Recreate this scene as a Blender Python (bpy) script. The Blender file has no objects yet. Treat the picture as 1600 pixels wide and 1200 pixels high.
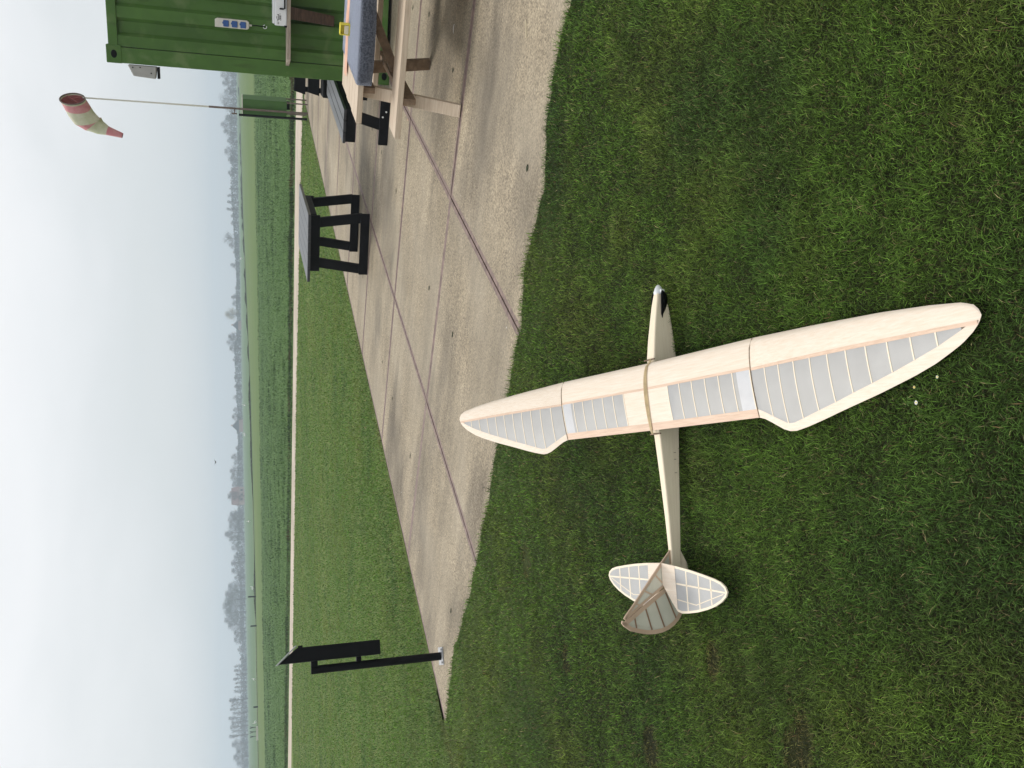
import bpy, math, random
import numpy as np
from mathutils import Vector, Matrix
S = bpy.context.scene
COL = S.collection

# ------------------------------------------------------------ camera, world, sun, exposure
FPX, TH, ROLL, H = 1385.3, 0.29840, 0.01758, 1.6565      # focal length in px of a 1600 px wide frame, pitch, roll, eye height
cF = Vector((0, math.cos(TH), -math.sin(TH)))
cD = Vector((0, -math.sin(TH), -math.cos(TH)))
cR = Vector((1, 0, 0))
axR = cD * math.cos(ROLL) - cR * math.sin(ROLL)          # the phone was held upright, the frame lies on its side
axU = cR * math.cos(ROLL) + cD * math.sin(ROLL)
cam_d = bpy.data.cameras.new('camera')
cam = bpy.data.objects.new('camera', cam_d)
COL.objects.link(cam)
m = Matrix((axR, axU, -cF)).transposed().to_4x4()
m.translation = Vector((0, 0, H))
cam.matrix_world = m
cam_d.sensor_width = 36
cam_d.lens = FPX / 1600 * 36
cam_d.clip_start = 0.05
cam_d.clip_end = 5000
S.camera = cam

SUN_EL, SUN_AZ = math.radians(48), math.radians(-38)     # azimuth from +Y, negative = towards -X
w = bpy.data.worlds.new('World')
S.world = w
w.use_nodes = True
nt = w.node_tree
nt.nodes.clear()
def N(t, typ, **kw):
    n = t.nodes.new(typ)
    for k, v in kw.items():
        if k == 'inp':
            for a, b in v.items(): n.inputs[a].default_value = b
        else: setattr(n, k, v)
    return n
sky = N(nt, 'ShaderNodeTexSky', sky_type='NISHITA', sun_disc=False)
sky.sun_elevation = SUN_EL
sky.sun_rotation = SUN_AZ
sky.dust_density = 3
tc = N(nt, 'ShaderNodeTexCoord')
sep = N(nt, 'ShaderNodeSeparateXYZ')
nt.links.new(tc.outputs['Generated'], sep.inputs[0])
mp = N(nt, 'ShaderNodeMapping')
mp.inputs['Scale'].default_value = (1.0, 1.0, 3.0)
nt.links.new(tc.outputs['Generated'], mp.inputs[0])
nz = N(nt, 'ShaderNodeTexNoise', inp={'Scale': 2.6, 'Detail': 5.0, 'Roughness': 0.5, 'Distortion': 0.3})
nt.links.new(mp.outputs[0], nz.inputs['Vector'])
ma = N(nt, 'ShaderNodeMath', operation='MULTIPLY_ADD', inp={1: 0.34, 2: -0.17})
nt.links.new(nz.outputs[0], ma.inputs[0])
ad = N(nt, 'ShaderNodeMath', operation='ADD')
nt.links.new(sep.outputs[2], ad.inputs[0]); nt.links.new(ma.outputs[0], ad.inputs[1])
cr = N(nt, 'ShaderNodeValToRGB')
e = cr.color_ramp
e.elements[0].position = 0.0; e.elements[0].color = (0.70, 0.715, 0.715, 1)
e.elements[1].position = 1.0; e.elements[1].color = (0.93, 0.93, 0.94, 1)
for p_, c_ in ((0.06, (0.675, 0.70, 0.705, 1)), (0.12, (0.71, 0.73, 0.74, 1)), (0.20, (0.80, 0.81, 0.82, 1)), (0.30, (0.865, 0.865, 0.87, 1)), (0.6, (0.92, 0.92, 0.93, 1))):
    q = e.elements.new(p_); q.color = c_
nt.links.new(ad.outputs[0], cr.inputs[0])
sc = N(nt, 'ShaderNodeVectorMath', operation='SCALE', inp={'Scale': 9.6})
nt.links.new(cr.outputs[0], sc.inputs[0])
mx = N(nt, 'ShaderNodeMixRGB', inp={0: 0.94})
nt.links.new(sky.outputs[0], mx.inputs[1]); nt.links.new(sc.outputs[0], mx.inputs[2])
bg = N(nt, 'ShaderNodeBackground', inp={'Strength': 0.1})
nt.links.new(mx.outputs[0], bg.inputs[0])
wo = N(nt, 'ShaderNodeOutputWorld')
nt.links.new(bg.outputs[0], wo.inputs[0])

sd = bpy.data.lights.new('sun', 'SUN')
sd.energy = 1.7
sd.angle = math.radians(17)
sd.color = (1.0, 0.95, 0.88)
so = bpy.data.objects.new('sun', sd)
COL.objects.link(so)
sv = Vector((math.sin(SUN_AZ) * math.cos(SUN_EL), math.cos(SUN_AZ) * math.cos(SUN_EL), math.sin(SUN_EL)))
so.rotation_euler = (-sv).to_track_quat('-Z', 'Y').to_euler()
S.view_settings.view_transform = 'Standard'
S.view_settings.look = 'None'
S.view_settings.exposure = 0.30
S.view_settings.gamma = 1.0
S.render.engine = 'CYCLES'
S.cycles.volume_bounces = 0
S.cycles.max_bounces = 8
S.cycles.transparent_max_bounces = 8

random.seed(7)
rng = np.random.default_rng(11)
AN = 0.97618                                             # direction of the slab rows
U = Vector((math.cos(AN), math.sin(AN), 0)); V = Vector((math.sin(AN), -math.cos(AN), 0))
U0, V0 = 4.625, -4.653
def uvw(u, v, z=0): return U * u + V * v + Vector((0, 0, z))

# ------------------------------------------------------------ materials
def mat(name, col, rough=0.6, var=0.0, scale=8.0, col2=None, bump=0.0, bscale=None, spec=0.5, metal=0.0, stretch=(1, 1, 1), detail=6.0, lo=0.35, hi=0.65):
    M = bpy.data.materials.new(name); M.use_nodes = True
    t = M.node_tree; b = t.nodes['Principled BSDF']
    b.inputs['Roughness'].default_value = rough
    b.inputs['Specular IOR Level'].default_value = spec
    b.inputs['Metallic'].default_value = metal
    tcn = N(t, 'ShaderNodeTexCoord'); mpn = N(t, 'ShaderNodeMapping')
    mpn.inputs['Scale'].default_value = stretch
    t.links.new(tcn.outputs['Object'], mpn.inputs[0])
    nzn = N(t, 'ShaderNodeTexNoise', inp={'Scale': scale, 'Detail': detail, 'Roughness': 0.6})
    t.links.new(mpn.outputs[0], nzn.inputs['Vector'])
    r = N(t, 'ShaderNodeValToRGB')
    c2 = col2 if col2 else tuple(max(0, c * (1 - var)) for c in col)
    r.color_ramp.elements[0].position = lo; r.color_ramp.elements[0].color = (*c2, 1)
    r.color_ramp.elements[1].position = hi; r.color_ramp.elements[1].color = (*col, 1)
    t.links.new(nzn.outputs[0], r.inputs[0]); t.links.new(r.outputs[0], b.inputs['Base Color'])
    if bump:
        n2 = N(t, 'ShaderNodeTexNoise', inp={'Scale': bscale or scale * 4, 'Detail': 4.0})
        t.links.new(mpn.outputs[0], n2.inputs['Vector'])
        bp = N(t, 'ShaderNodeBump', inp={'Strength': bump, 'Distance': 0.01})
        t.links.new(n2.outputs[0], bp.inputs['Height']); t.links.new(bp.outputs[0], b.inputs['Normal'])
    return M

def mat_blades(name, trans=0.35, rough=0.55, spec=0.14):
    M = bpy.data.materials.new(name); M.use_nodes = True
    t = M.node_tree; t.nodes.clear()
    at = N(t, 'ShaderNodeAttribute', attribute_name='Col')
    b = N(t, 'ShaderNodeBsdfPrincipled', inp={'Roughness': rough, 'Specular IOR Level': spec})
    tr = N(t, 'ShaderNodeBsdfTranslucent')
    mxs = N(t, 'ShaderNodeMixShader', inp={0: trans})
    o = N(t, 'ShaderNodeOutputMaterial')
    t.links.new(at.outputs['Color'], b.inputs['Base Color']); t.links.new(at.outputs['Color'], tr.inputs[0])
    t.links.new(b.outputs[0], mxs.inputs[1]); t.links.new(tr.outputs[0], mxs.inputs[2]); t.links.new(mxs.outputs[0], o.inputs[0])
    return M

def mat_ground(name, stops, scale, stretch=(1, 1, 1), rough=0.95, bump=0.4, bscale=30, rot=0.0, bdist=0.03):
    M = bpy.data.materials.new(name); M.use_nodes = True
    t = M.node_tree; b = t.nodes['Principled BSDF']
    b.inputs['Roughness'].default_value = rough; b.inputs['Specular IOR Level'].default_value = 0.1
    g = N(t, 'ShaderNodeNewGeometry'); mpn = N(t, 'ShaderNodeMapping')
    mpn.inputs['Scale'].default_value = stretch; mpn.inputs['Rotation'].default_value = (0, 0, rot)
    t.links.new(g.outputs['Position'], mpn.inputs[0])
    a = N(t, 'ShaderNodeTexNoise', inp={'Scale': scale, 'Detail': 8.0, 'Roughness': 0.65})
    t.links.new(mpn.outputs[0], a.inputs['Vector'])
    r = N(t, 'ShaderNodeValToRGB'); el = r.color_ramp.elements
    el[0].position = stops[0][0]; el[0].color = (*stops[0][1], 1)
    el[1].position = stops[-1][0]; el[1].color = (*stops[-1][1], 1)
    for p_, c_ in stops[1:-1]:
        q = el.new(p_); q.color = (*c_, 1)
    t.links.new(a.outputs[0], r.inputs[0]); t.links.new(r.outputs[0], b.inputs['Base Color'])
    n2 = N(t, 'ShaderNodeTexNoise', inp={'Scale': bscale, 'Detail': 4.0})
    t.links.new(mpn.outputs[0], n2.inputs['Vector'])
    bp = N(t, 'ShaderNodeBump', inp={'Strength': bump, 'Distance': bdist})
    t.links.new(n2.outputs[0], bp.inputs['Height']); t.links.new(bp.outputs[0], b.inputs['Normal'])
    return M

def mat_concrete(name):
    M = bpy.data.materials.new(name); M.use_nodes = True
    t = M.node_tree; b = t.nodes['Principled BSDF']
    b.inputs['Roughness'].default_value = 0.85; b.inputs['Specular IOR Level'].default_value = 0.25
    g = N(t, 'ShaderNodeNewGeometry')
    rot = N(t, 'ShaderNodeMapping'); rot.inputs['Rotation'].default_value = (0, 0, -AN)   # x along rows, y across
    t.links.new(g.outputs['Position'], rot.inputs[0])
    def noise(scale, detail, st=(1, 1, 1), rough=0.6):
        mm = N(t, 'ShaderNodeMapping'); mm.inputs['Scale'].default_value = st
        t.links.new(rot.outputs[0], mm.inputs[0])
        q = N(t, 'ShaderNodeTexNoise', inp={'Scale': scale, 'Detail': detail, 'Roughness': rough})
        t.links.new(mm.outputs[0], q.inputs['Vector']); return q.outputs[0]
    def ramp(src, a, ca, bb, cb):
        r = N(t, 'ShaderNodeValToRGB')
        r.color_ramp.elements[0].position = a; r.color_ramp.elements[0].color = (*ca, 1)
        r.color_ramp.elements[1].position = bb; r.color_ramp.elements[1].color = (*cb, 1)
        t.links.new(src, r.inputs[0]); return r.outputs[0]
    def mix(kind, f, a, c):
        q = N(t, 'ShaderNodeMixRGB', blend_type=kind)
        if isinstance(f, float): q.inputs[0].default_value = f
        else: t.links.new(f, q.inputs[0])
        t.links.new(a, q.inputs[1]); t.links.new(c, q.inputs[2]); return q.outputs[0]
    base = ramp(noise(1.1, 9.0), 0.3, (0.250, 0.216, 0.160), 0.68, (0.360, 0.314, 0.238))
    streak = ramp(noise(1.0, 6.0, (7.0, 0.7, 1)), 0.38, (0.50, 0.50, 0.52), 0.60, (1, 1, 1))
    c = mix('MULTIPLY', 0.28, base, streak)
    spots = ramp(noise(0.55, 5.0, (1.6, 0.7, 1), 0.55), 0.50, (1, 1, 1), 0.66, (0.42, 0.42, 0.44))
    c = mix('MULTIPLY', 0.8, c, spots)
    vo = N(t, 'ShaderNodeTexVoronoi', inp={'Scale': 95.0}); t.links.new(g.outputs['Position'], vo.inputs['Vector'])
    sp = ramp(vo.outputs['Color'], 0.0, (0.50, 0.48, 0.46), 1.0, (1.55, 1.50, 1.40))
    agg = ramp(noise(0.8, 3.0), 0.30, (0.15, 0.15, 0.15), 0.58, (1, 1, 1))
    c = mix('MULTIPLY', agg, c, sp)
    f2 = ramp(noise(75.0, 3.0), 0.3, (0.78, 0.78, 0.78), 0.7, (1.2, 1.2, 1.2))
    c = mix('MULTIPLY', 1.0, c, f2)
    lich = ramp(noise(14.0, 6.0), 0.70, (0, 0, 0), 0.74, (1, 1, 1))
    wn = N(t, 'ShaderNodeRGB'); wn.outputs[0].default_value = (0.55, 0.54, 0.50, 1)
    c = mix('MIX', lich, c, wn.outputs[0])
    t.links.new(c, b.inputs['Base Color'])
    bp = N(t, 'ShaderNodeBump', inp={'Strength': 0.5, 'Distance': 0.004})
    t.links.new(noise(120.0, 4.0), bp.inputs['Height']); t.links.new(bp.outputs[0], b.inputs['Normal'])
    return M

def mat_film(name, col, alpha=0.8):
    M = mat(name, col, rough=0.38, var=0.10, scale=9, bump=0.12, bscale=30)
    t = M.node_tree; b = t.nodes['Principled BSDF']; o = t.nodes['Material Output']
    tr = N(t, 'ShaderNodeBsdfTransparent', inp={0: (0.85, 0.86, 0.84, 1)})
    tl = N(t, 'ShaderNodeBsdfTranslucent', inp={0: (*[min(1, c * 1.05) for c in col], 1)})
    m1 = N(t, 'ShaderNodeMixShader', inp={0: 0.30}); m2 = N(t, 'ShaderNodeMixShader', inp={0: alpha})
    t.links.new(b.outputs[0], m1.inputs[1]); t.links.new(tl.outputs[0], m1.inputs[2])
    t.links.new(tr.outputs[0], m2.inputs[1]); t.links.new(m1.outputs[0], m2.inputs[2]); t.links.new(m2.outputs[0], o.inputs[0])
    return M

MT = {}
MT['concrete'] = mat_concrete('weathered_concrete')
MT['path'] = mat_ground('path_concrete', [(0.3, (0.36, 0.31, 0.25)), (0.7, (0.55, 0.48, 0.40))], 0.6, bump=0.1)
MT['steel'] = mat('rusty_steel_edge', (0.25, 0.18, 0.155), rough=0.7, var=0.45, scale=14, spec=0.3)
MT['joint'] = mat('joint_dirt', (0.035, 0.028, 0.022), rough=1, var=0.5, scale=20)
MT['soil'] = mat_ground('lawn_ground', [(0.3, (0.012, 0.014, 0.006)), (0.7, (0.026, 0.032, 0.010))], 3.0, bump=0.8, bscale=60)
MT['farlawn'] = mat_ground('far_lawn_ground', [(0.3, (0.085, 0.135, 0.032)), (0.5, (0.12, 0.170, 0.045)), (0.72, (0.165, 0.205, 0.066))], 0.35, stretch=(.4, 1.0, 1), bump=0.6, bscale=25, bdist=0.04)
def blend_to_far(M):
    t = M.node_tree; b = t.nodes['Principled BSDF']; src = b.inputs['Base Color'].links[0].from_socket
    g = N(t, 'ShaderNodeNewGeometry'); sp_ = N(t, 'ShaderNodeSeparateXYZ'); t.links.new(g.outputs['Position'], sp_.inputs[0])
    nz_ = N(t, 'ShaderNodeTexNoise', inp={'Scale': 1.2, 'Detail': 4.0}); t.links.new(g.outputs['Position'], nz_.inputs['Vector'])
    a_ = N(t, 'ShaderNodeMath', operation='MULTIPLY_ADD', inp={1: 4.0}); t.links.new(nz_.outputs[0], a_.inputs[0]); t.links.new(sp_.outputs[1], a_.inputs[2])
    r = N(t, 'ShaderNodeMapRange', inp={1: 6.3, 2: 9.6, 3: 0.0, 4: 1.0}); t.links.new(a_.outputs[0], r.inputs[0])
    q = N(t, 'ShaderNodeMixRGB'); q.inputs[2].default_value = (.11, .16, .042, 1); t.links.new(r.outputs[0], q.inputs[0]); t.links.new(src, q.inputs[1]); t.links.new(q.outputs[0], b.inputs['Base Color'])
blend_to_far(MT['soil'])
MT['field'] = mat_ground('field_ground', [(0.30, (0.050, 0.100, 0.026)), (0.5, (0.075, 0.140, 0.038)), (0.7, (0.10, 0.165, 0.05))], 0.45, stretch=(0.5, 1, 1), bump=0.5, bscale=4, bdist=0.15)
MT['meadow'] = mat_ground('meadow_ground', [(0.3, (0.085, 0.145, 0.040)), (0.7, (0.125, 0.17, 0.055))], 0.06, stretch=(0.4, 1, 1), bump=0.5, bscale=2, bdist=0.2)
MT['plain'] = mat_ground('plain_ground', [(0.35, (0.08, 0.15, 0.07)), (0.65, (0.12, 0.17, 0.085))], 0.012, stretch=(0.25, 1, 1), bump=0.3, bscale=1, bdist=0.2)
MT['reed'] = mat_ground('ditch_edge', [(0.3, (0.14, 0.14, 0.07)), (0.7, (0.32, 0.31, 0.21))], 0.3, bump=0.5)
MT['dark_bank'] = mat_ground('ditch_dark', [(0.3, (0.02, 0.03, 0.012)), (0.7, (0.06, 0.075, 0.03))], 0.3, bump=0.5)
MT['blades'] = mat_blades('grass_blades')
MT['twigs'] = mat_blades('twigs', trans=0.15, rough=0.9, spec=0.05)
MT['green'] = mat('green_container_paint', (0.070, 0.155, 0.030), rough=0.5, scale=2.2, col2=(0.052, 0.115, 0.024), bump=0.25, bscale=3.5, spec=0.25)
def scuff(M, col, scale=3.0, lo=.62, hi=.70, st=(1, 1, 1), amt=.6):
    t = M.node_tree; b = t.nodes['Principled BSDF']; src = b.inputs['Base Color'].links[0].from_socket
    tcn = N(t, 'ShaderNodeTexCoord'); mpn = N(t, 'ShaderNodeMapping'); mpn.inputs['Scale'].default_value = st
    t.links.new(tcn.outputs['Object'], mpn.inputs[0]); nn = N(t, 'ShaderNodeTexNoise', inp={'Scale': scale, 'Detail': 5.0, 'Distortion': .4}); t.links.new(mpn.outputs[0], nn.inputs['Vector'])
    r = N(t, 'ShaderNodeMapRange', inp={1: lo, 2: hi, 3: 0.0, 4: amt}); t.links.new(nn.outputs[0], r.inputs[0])
    q = N(t, 'ShaderNodeMixRGB'); q.inputs[2].default_value = (*col, 1); t.links.new(r.outputs[0], q.inputs[0]); t.links.new(src, q.inputs[1]); t.links.new(q.outputs[0], b.inputs['Base Color'])
scuff(MT['green'], (0.14, 0.20, 0.08), 4.0, .54, .68, (1, 1, 1), .6)
scuff(MT['green'], (0.035, 0.05, 0.018), 5.0, .60, .72, (3, 3, .35), .5)
MT['green2'] = mat('green_cabinet_paint', (0.062, 0.145, 0.034), rough=0.45, scale=3, var=0.2, spec=0.3)
MT['black'] = mat('black_stained_wood', (0.008, 0.008, 0.009), rough=0.6, scale=6, var=0.5, bump=0.25, bscale=50, spec=0.12)
MT['blacktop'] = mat('weathered_black_slats', (0.035, 0.037, 0.042), rough=0.34, scale=14, var=0.5, bump=0.2, bscale=60, spec=0.55)
MT['blackm'] = mat('black_metal', (0.006, 0.006, 0.007), rough=0.5, var=0.3, scale=10, spec=0.10)
MT['pine'] = mat('raw_pine', (0.62, 0.52, 0.40), rough=0.65, scale=5, col2=(0.46, 0.36, 0.26), stretch=(1, 14, 14), bump=0.15, bscale=40, lo=0.3, hi=0.7)
MT['pinedark'] = mat('darkened_pine', (0.24, 0.165, 0.105), rough=0.75, scale=6, col2=(0.13, 0.085, 0.05), stretch=(3, 3, 3), bump=0.2)  # darker pine, shade painted in for far legs and table underside; also dowels
MT['shelf'] = mat('grey_shelf_board', (0.36, 0.31, 0.25), rough=0.7, scale=6, col2=(0.22, 0.18, 0.14), stretch=(1, 8, 8))
MT['oldwood'] = mat('old_brown_wood', (0.10, 0.06, 0.04), rough=0.85, scale=12, col2=(0.04, 0.025, 0.018), stretch=(1, 1, 6))
MT['balsa'] = mat('bare_balsa', (0.775, 0.69, 0.585), rough=0.62, scale=5, col2=(0.70, 0.585, 0.46), stretch=(34, 1.6, 34), lo=0.3, hi=0.7, spec=0.3)
MT['balsal'] = mat('bare_balsa_long', (0.84, 0.745, 0.575), rough=0.62, scale=5, col2=(0.76, 0.655, 0.485), stretch=(1.6, 30, 30), lo=0.3, hi=0.7, spec=0.3)
MT['peach'] = mat('harder_balsa_strip', (0.70, 0.53, 0.405), rough=0.6, scale=6, col2=(0.58, 0.42, 0.31), stretch=(40, 1.6, 40), spec=0.3)
MT['cream'] = mat('cream_balsa_rib', (0.84, 0.74, 0.58), rough=0.6, var=0.06, scale=10, spec=0.3)
MT['film'] = mat_film('translucent_film', (0.62, 0.635, 0.64), 0.80)
MT['filmw'] = mat_film('white_stiff_film', (0.76, 0.78, 0.81), 0.96)
MT['filmw'].node_tree.nodes['Principled BSDF'].inputs['Roughness'].default_value = .3
MT['filmt'] = mat_film('tail_film', (0.62, 0.625, 0.625), 0.85)
MT['filmf'] = mat_film('fin_film', (0.66, 0.66, 0.58), 0.78)
MT['finwood'] = mat('shaded_fin_wood', (0.58, 0.43, 0.31), rough=0.6, var=0.15, scale=9, spec=0.3)  # wood tinted browner to paint in the shade of the backlit fin
MT['seam'] = mat('pencil_brown', (0.10, 0.07, 0.045), rough=0.9, var=0.2)  # dark brown of the pencil ticks
MT['finrib'] = mat('shaded_rudder_rib', (0.30, 0.19, 0.12), rough=0.7, var=0.2)  # rudder ribs with their shadow tone painted into the wood
MT['seam_light'] = mat('glued_seam', (0.33, 0.25, 0.17), rough=0.9, var=0.4, scale=60)
MT['rubber'] = mat('tan_rubber', (0.62, 0.49, 0.28), rough=0.5, var=0.25, scale=40)
MT['white'] = mat('white_plastic', (0.72, 0.74, 0.75), rough=0.35, var=0.05, scale=10)
MT['offwhite'] = mat('aged_white_plastic', (0.60, 0.585, 0.52), rough=0.5, var=0.10, scale=20)
MT['greybox'] = mat('grey_metal_box', (0.36, 0.36, 0.34), rough=0.6, var=0.12, scale=12)
MT['blue'] = mat('blue_socket_lid', (0.025, 0.09, 0.30), rough=0.4, var=0.2, scale=30)
MT['carpet'] = mat('blue_grey_carpet', (0.105, 0.115, 0.14), rough=1.0, scale=90, col2=(0.022, 0.025, 0.035), bump=0.8, bscale=160, lo=0.38, hi=0.62, spec=0.1)
MT['carpet'].node_tree.nodes['Principled BSDF'].inputs['Sheen Weight'].default_value = 0.9
MT['carpet'].node_tree.nodes['Principled BSDF'].inputs['Sheen Tint'].default_value = (0.75, 0.82, 1.0, 1)
MT['orange'] = mat('orange_foam', (0.72, 0.43, 0.31), rough=0.9, var=0.2, scale=12)
MT['yellow'] = mat('yellow_plastic', (0.80, 0.68, 0.06), rough=0.45, var=0.1, scale=20)
MT['cork'] = mat('cream_sponge', (0.74, 0.66, 0.46), rough=0.9, var=0.15, scale=40)
MT['alu'] = mat('galvanised_steel', (0.40, 0.41, 0.42), rough=0.45, var=0.2, scale=20, metal=0.6)
MT['bolt'] = mat('bolt_head', (0.75, 0.75, 0.74), rough=0.4, var=0.05)
MT['signtop'] = mat('skylit_sign_top', (0.30, 0.31, 0.31), rough=0.35, var=0.05)  # grey paints in the sky light on the slanted top of the sign
MT['rack'] = mat('rusted_tube', (0.16, 0.12, 0.10), rough=0.7, var=0.3, scale=20)
MT['red'] = mat('red_cloth', (0.26, 0.06, 0.055), rough=0.8, var=0.2)
MT['pink'] = mat('faded_pink_cloth', (0.54, 0.27, 0.27), rough=0.85, scale=6, col2=(0.47, 0.16, 0.18))
MT['cloth'] = mat('faded_cream_cloth', (0.55, 0.53, 0.42), rough=0.85, scale=5, col2=(0.40, 0.42, 0.26))
MT['moss'] = mat('moss', (0.03, 0.045, 0.012), rough=1, var=0.6, scale=60, bump=0.8)
MT['roof'] = mat('red_tile_roof', (0.22, 0.11, 0.09), rough=0.8, var=0.2)
MT['slate'] = mat('dark_roof', (0.06, 0.06, 0.07), rough=0.7, var=0.2)
MT['brick'] = mat('pale_wall', (0.42, 0.30, 0.24), rough=0.9, var=0.2)
MT['birdw'] = mat('white_feathers', (0.8, 0.8, 0.78), rough=0.8, var=0.05)
MT['birdd'] = mat('dark_feathers', (0.03, 0.03, 0.035), rough=0.8, var=0.2)
MT['leafl'] = mat('dry_leaf', (0.58, 0.50, 0.36), rough=0.8, var=0.3, scale=30)
MT['petal'] = mat('daisy_petal', (0.85, 0.85, 0.83), rough=0.7, var=0.05)
MT['bark'] = mat('bark', (0.09, 0.075, 0.06), rough=0.95, var=0.4, scale=5)

# ------------------------------------------------------------ mesh helpers
class MB:
    def __init__(s): s.v = []; s.f = []; s.m = []; s.cur = 0
    def face(s, pts, mi=None):
        b = len(s.v); s.v += [tuple(p) for p in pts]; s.f.append(tuple(range(b, b + len(pts)))); s.m.append(s.cur if mi is None else mi)
    def hexa(s, c):                                   # 8 corners: bottom 4 ccw, top 4 ccw
        b = len(s.v); s.v += [tuple(p) for p in c]
        for q in ((3, 2, 1, 0), (4, 5, 6, 7), (0, 1, 5, 4), (1, 2, 6, 5), (2, 3, 7, 6), (3, 0, 4, 7)):
            s.f.append(tuple(b + i for i in q)); s.m.append(s.cur)
        return s
    def box(s, x0, x1, y0, y1, z0, z1):
        return s.hexa([(x0, y0, z0), (x1, y0, z0), (x1, y1, z0), (x0, y1, z0), (x0, y0, z1), (x1, y0, z1), (x1, y1, z1), (x0, y1, z1)])
    def beam(s, a, b, wd, ht, up=(0, 0, 1)):
        a = Vector(a); b = Vector(b); d = (b - a).normalized(); u_ = Vector(up)
        sd_ = d.cross(u_).normalized(); u2 = sd_.cross(d).normalized()
        c = []
        for p in (a, b):
            c.append([p - sd_ * wd / 2 - u2 * ht / 2, p + sd_ * wd / 2 - u2 * ht / 2, p + sd_ * wd / 2 + u2 * ht / 2, p - sd_ * wd / 2 + u2 * ht / 2])
        A, B = c
        return s.hexa([A[0], A[1], A[2], A[3], B[0], B[1], B[2], B[3]])
    def rings(s, rings, cap=True, close=True):
        b = len(s.v); n = len(rings[0])
        for r in rings: s.v += [tuple(p) for p in r]
        for i in range(len(rings) - 1):
            for j in range(n if close else n - 1):
                k = (j + 1) % n
                s.f.append((b + i * n + j, b + i * n + k, b + (i + 1) * n + k, b + (i + 1) * n + j)); s.m.append(s.cur)
        if cap:
            s.f.append(tuple(b + j for j in reversed(range(n)))); s.m.append(s.cur)
            s.f.append(tuple(b + (len(rings) - 1) * n + j for j in range(n))); s.m.append(s.cur)
        return s
    def tube(s, pts, rad, n=10, cap=True):
        pts = [Vector(p) for p in pts]; R = []
        ref = None
        for i, p in enumerate(pts):
            d = (pts[min(i + 1, len(pts) - 1)] - pts[max(i - 1, 0)]).normalized()
            if ref is None: ref = d.orthogonal().normalized()
            ref = (ref - d * ref.dot(d)).normalized(); q = d.cross(ref)
            r = rad[i] if isinstance(rad, (list, tuple)) else rad
            R.append([p + (ref * math.cos(2 * math.pi * j / n) + q * math.sin(2 * math.pi * j / n)) * r for j in range(n)])
        return s.rings(R, cap)
    def grid(s, rows, flip=False):
        b = len(s.v); n = len(rows[0])
        for r in rows: s.v += [tuple(p) for p in r]
        for i in range(len(rows) - 1):
            for j in range(n - 1):
                q = (b + i * n + j, b + i * n + j + 1, b + (i + 1) * n + j + 1, b + (i + 1) * n + j)
                s.f.append(q[::-1] if flip else q); s.m.append(s.cur)
        return s
    def build(s, name, mats, parent=None, smooth=False, bevel=0.0, seg=2):
        me = bpy.data.meshes.new(name); me.from_pydata(s.v, [], s.f)
        if not isinstance(mats, (list, tuple)): mats = [mats]
        for k in mats: me.materials.append(MT[k] if isinstance(k, str) else k)
        me.polygons.foreach_set('material_index', s.m)
        if smooth: me.polygons.foreach_set('use_smooth', [True] * len(s.f))
        me.update()
        o = bpy.data.objects.new(name, me); COL.objects.link(o)
        if parent: o.parent = parent
        if bevel:
            bm_ = o.modifiers.new('bevel', 'BEVEL'); bm_.width = bevel; bm_.segments = seg; bm_.limit_method = 'ANGLE'
        return o
def empty(name, loc, rz, label, cat, group=None):
    o = bpy.data.objects.new(name, None); COL.objects.link(o)
    o.location = loc; o.rotation_euler = (0, 0, rz); o.empty_display_size = 0.2
    return tag(o, label, cat, group)
def tag(o, label, cat, group=None):
    o['label'] = label; o['category'] = cat
    if group: o['group'] = group
    return o
def kind(o, k='structure', label=None, cat=None):
    o['kind'] = k
    if label: o['label'] = label
    if cat: o['category'] = cat
    return o
def copy_tree(root, loc, rz, label=None, scale=None):
    r = root.copy(); COL.objects.link(r); r.location = loc; r.rotation_euler = (0, 0, rz)
    if scale: r.scale = scale
    if label: r['label'] = label
    for ch in list(root.children):
        c = ch.copy(); COL.objects.link(c); c.parent = r
        for g_ in list(ch.children):
            d = g_.copy(); COL.objects.link(d); d.parent = c
    return r
def mesh_np(name, verts, faces_flat, loop_start, loop_total, cols, mt):
    me = bpy.data.meshes.new(name)
    me.vertices.add(len(verts)); me.vertices.foreach_set('co', verts.astype(np.float32).ravel())
    me.loops.add(len(faces_flat)); me.loops.foreach_set('vertex_index', faces_flat.astype(np.int32))
    me.polygons.add(len(loop_start)); me.polygons.foreach_set('loop_start', loop_start.astype(np.int32))
    try: me.polygons.foreach_set('loop_total', loop_total.astype(np.int32))
    except Exception: pass
    me.update(calc_edges=True)
    ca = me.attributes.new('Col', 'FLOAT_COLOR', 'POINT')
    c4 = np.ones((len(verts), 4), np.float32); c4[:, :3] = cols
    ca.data.foreach_set('color', c4.ravel())
    me.materials.append(mt)
    o = bpy.data.objects.new(name, me); COL.objects.link(o)
    return o

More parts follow.
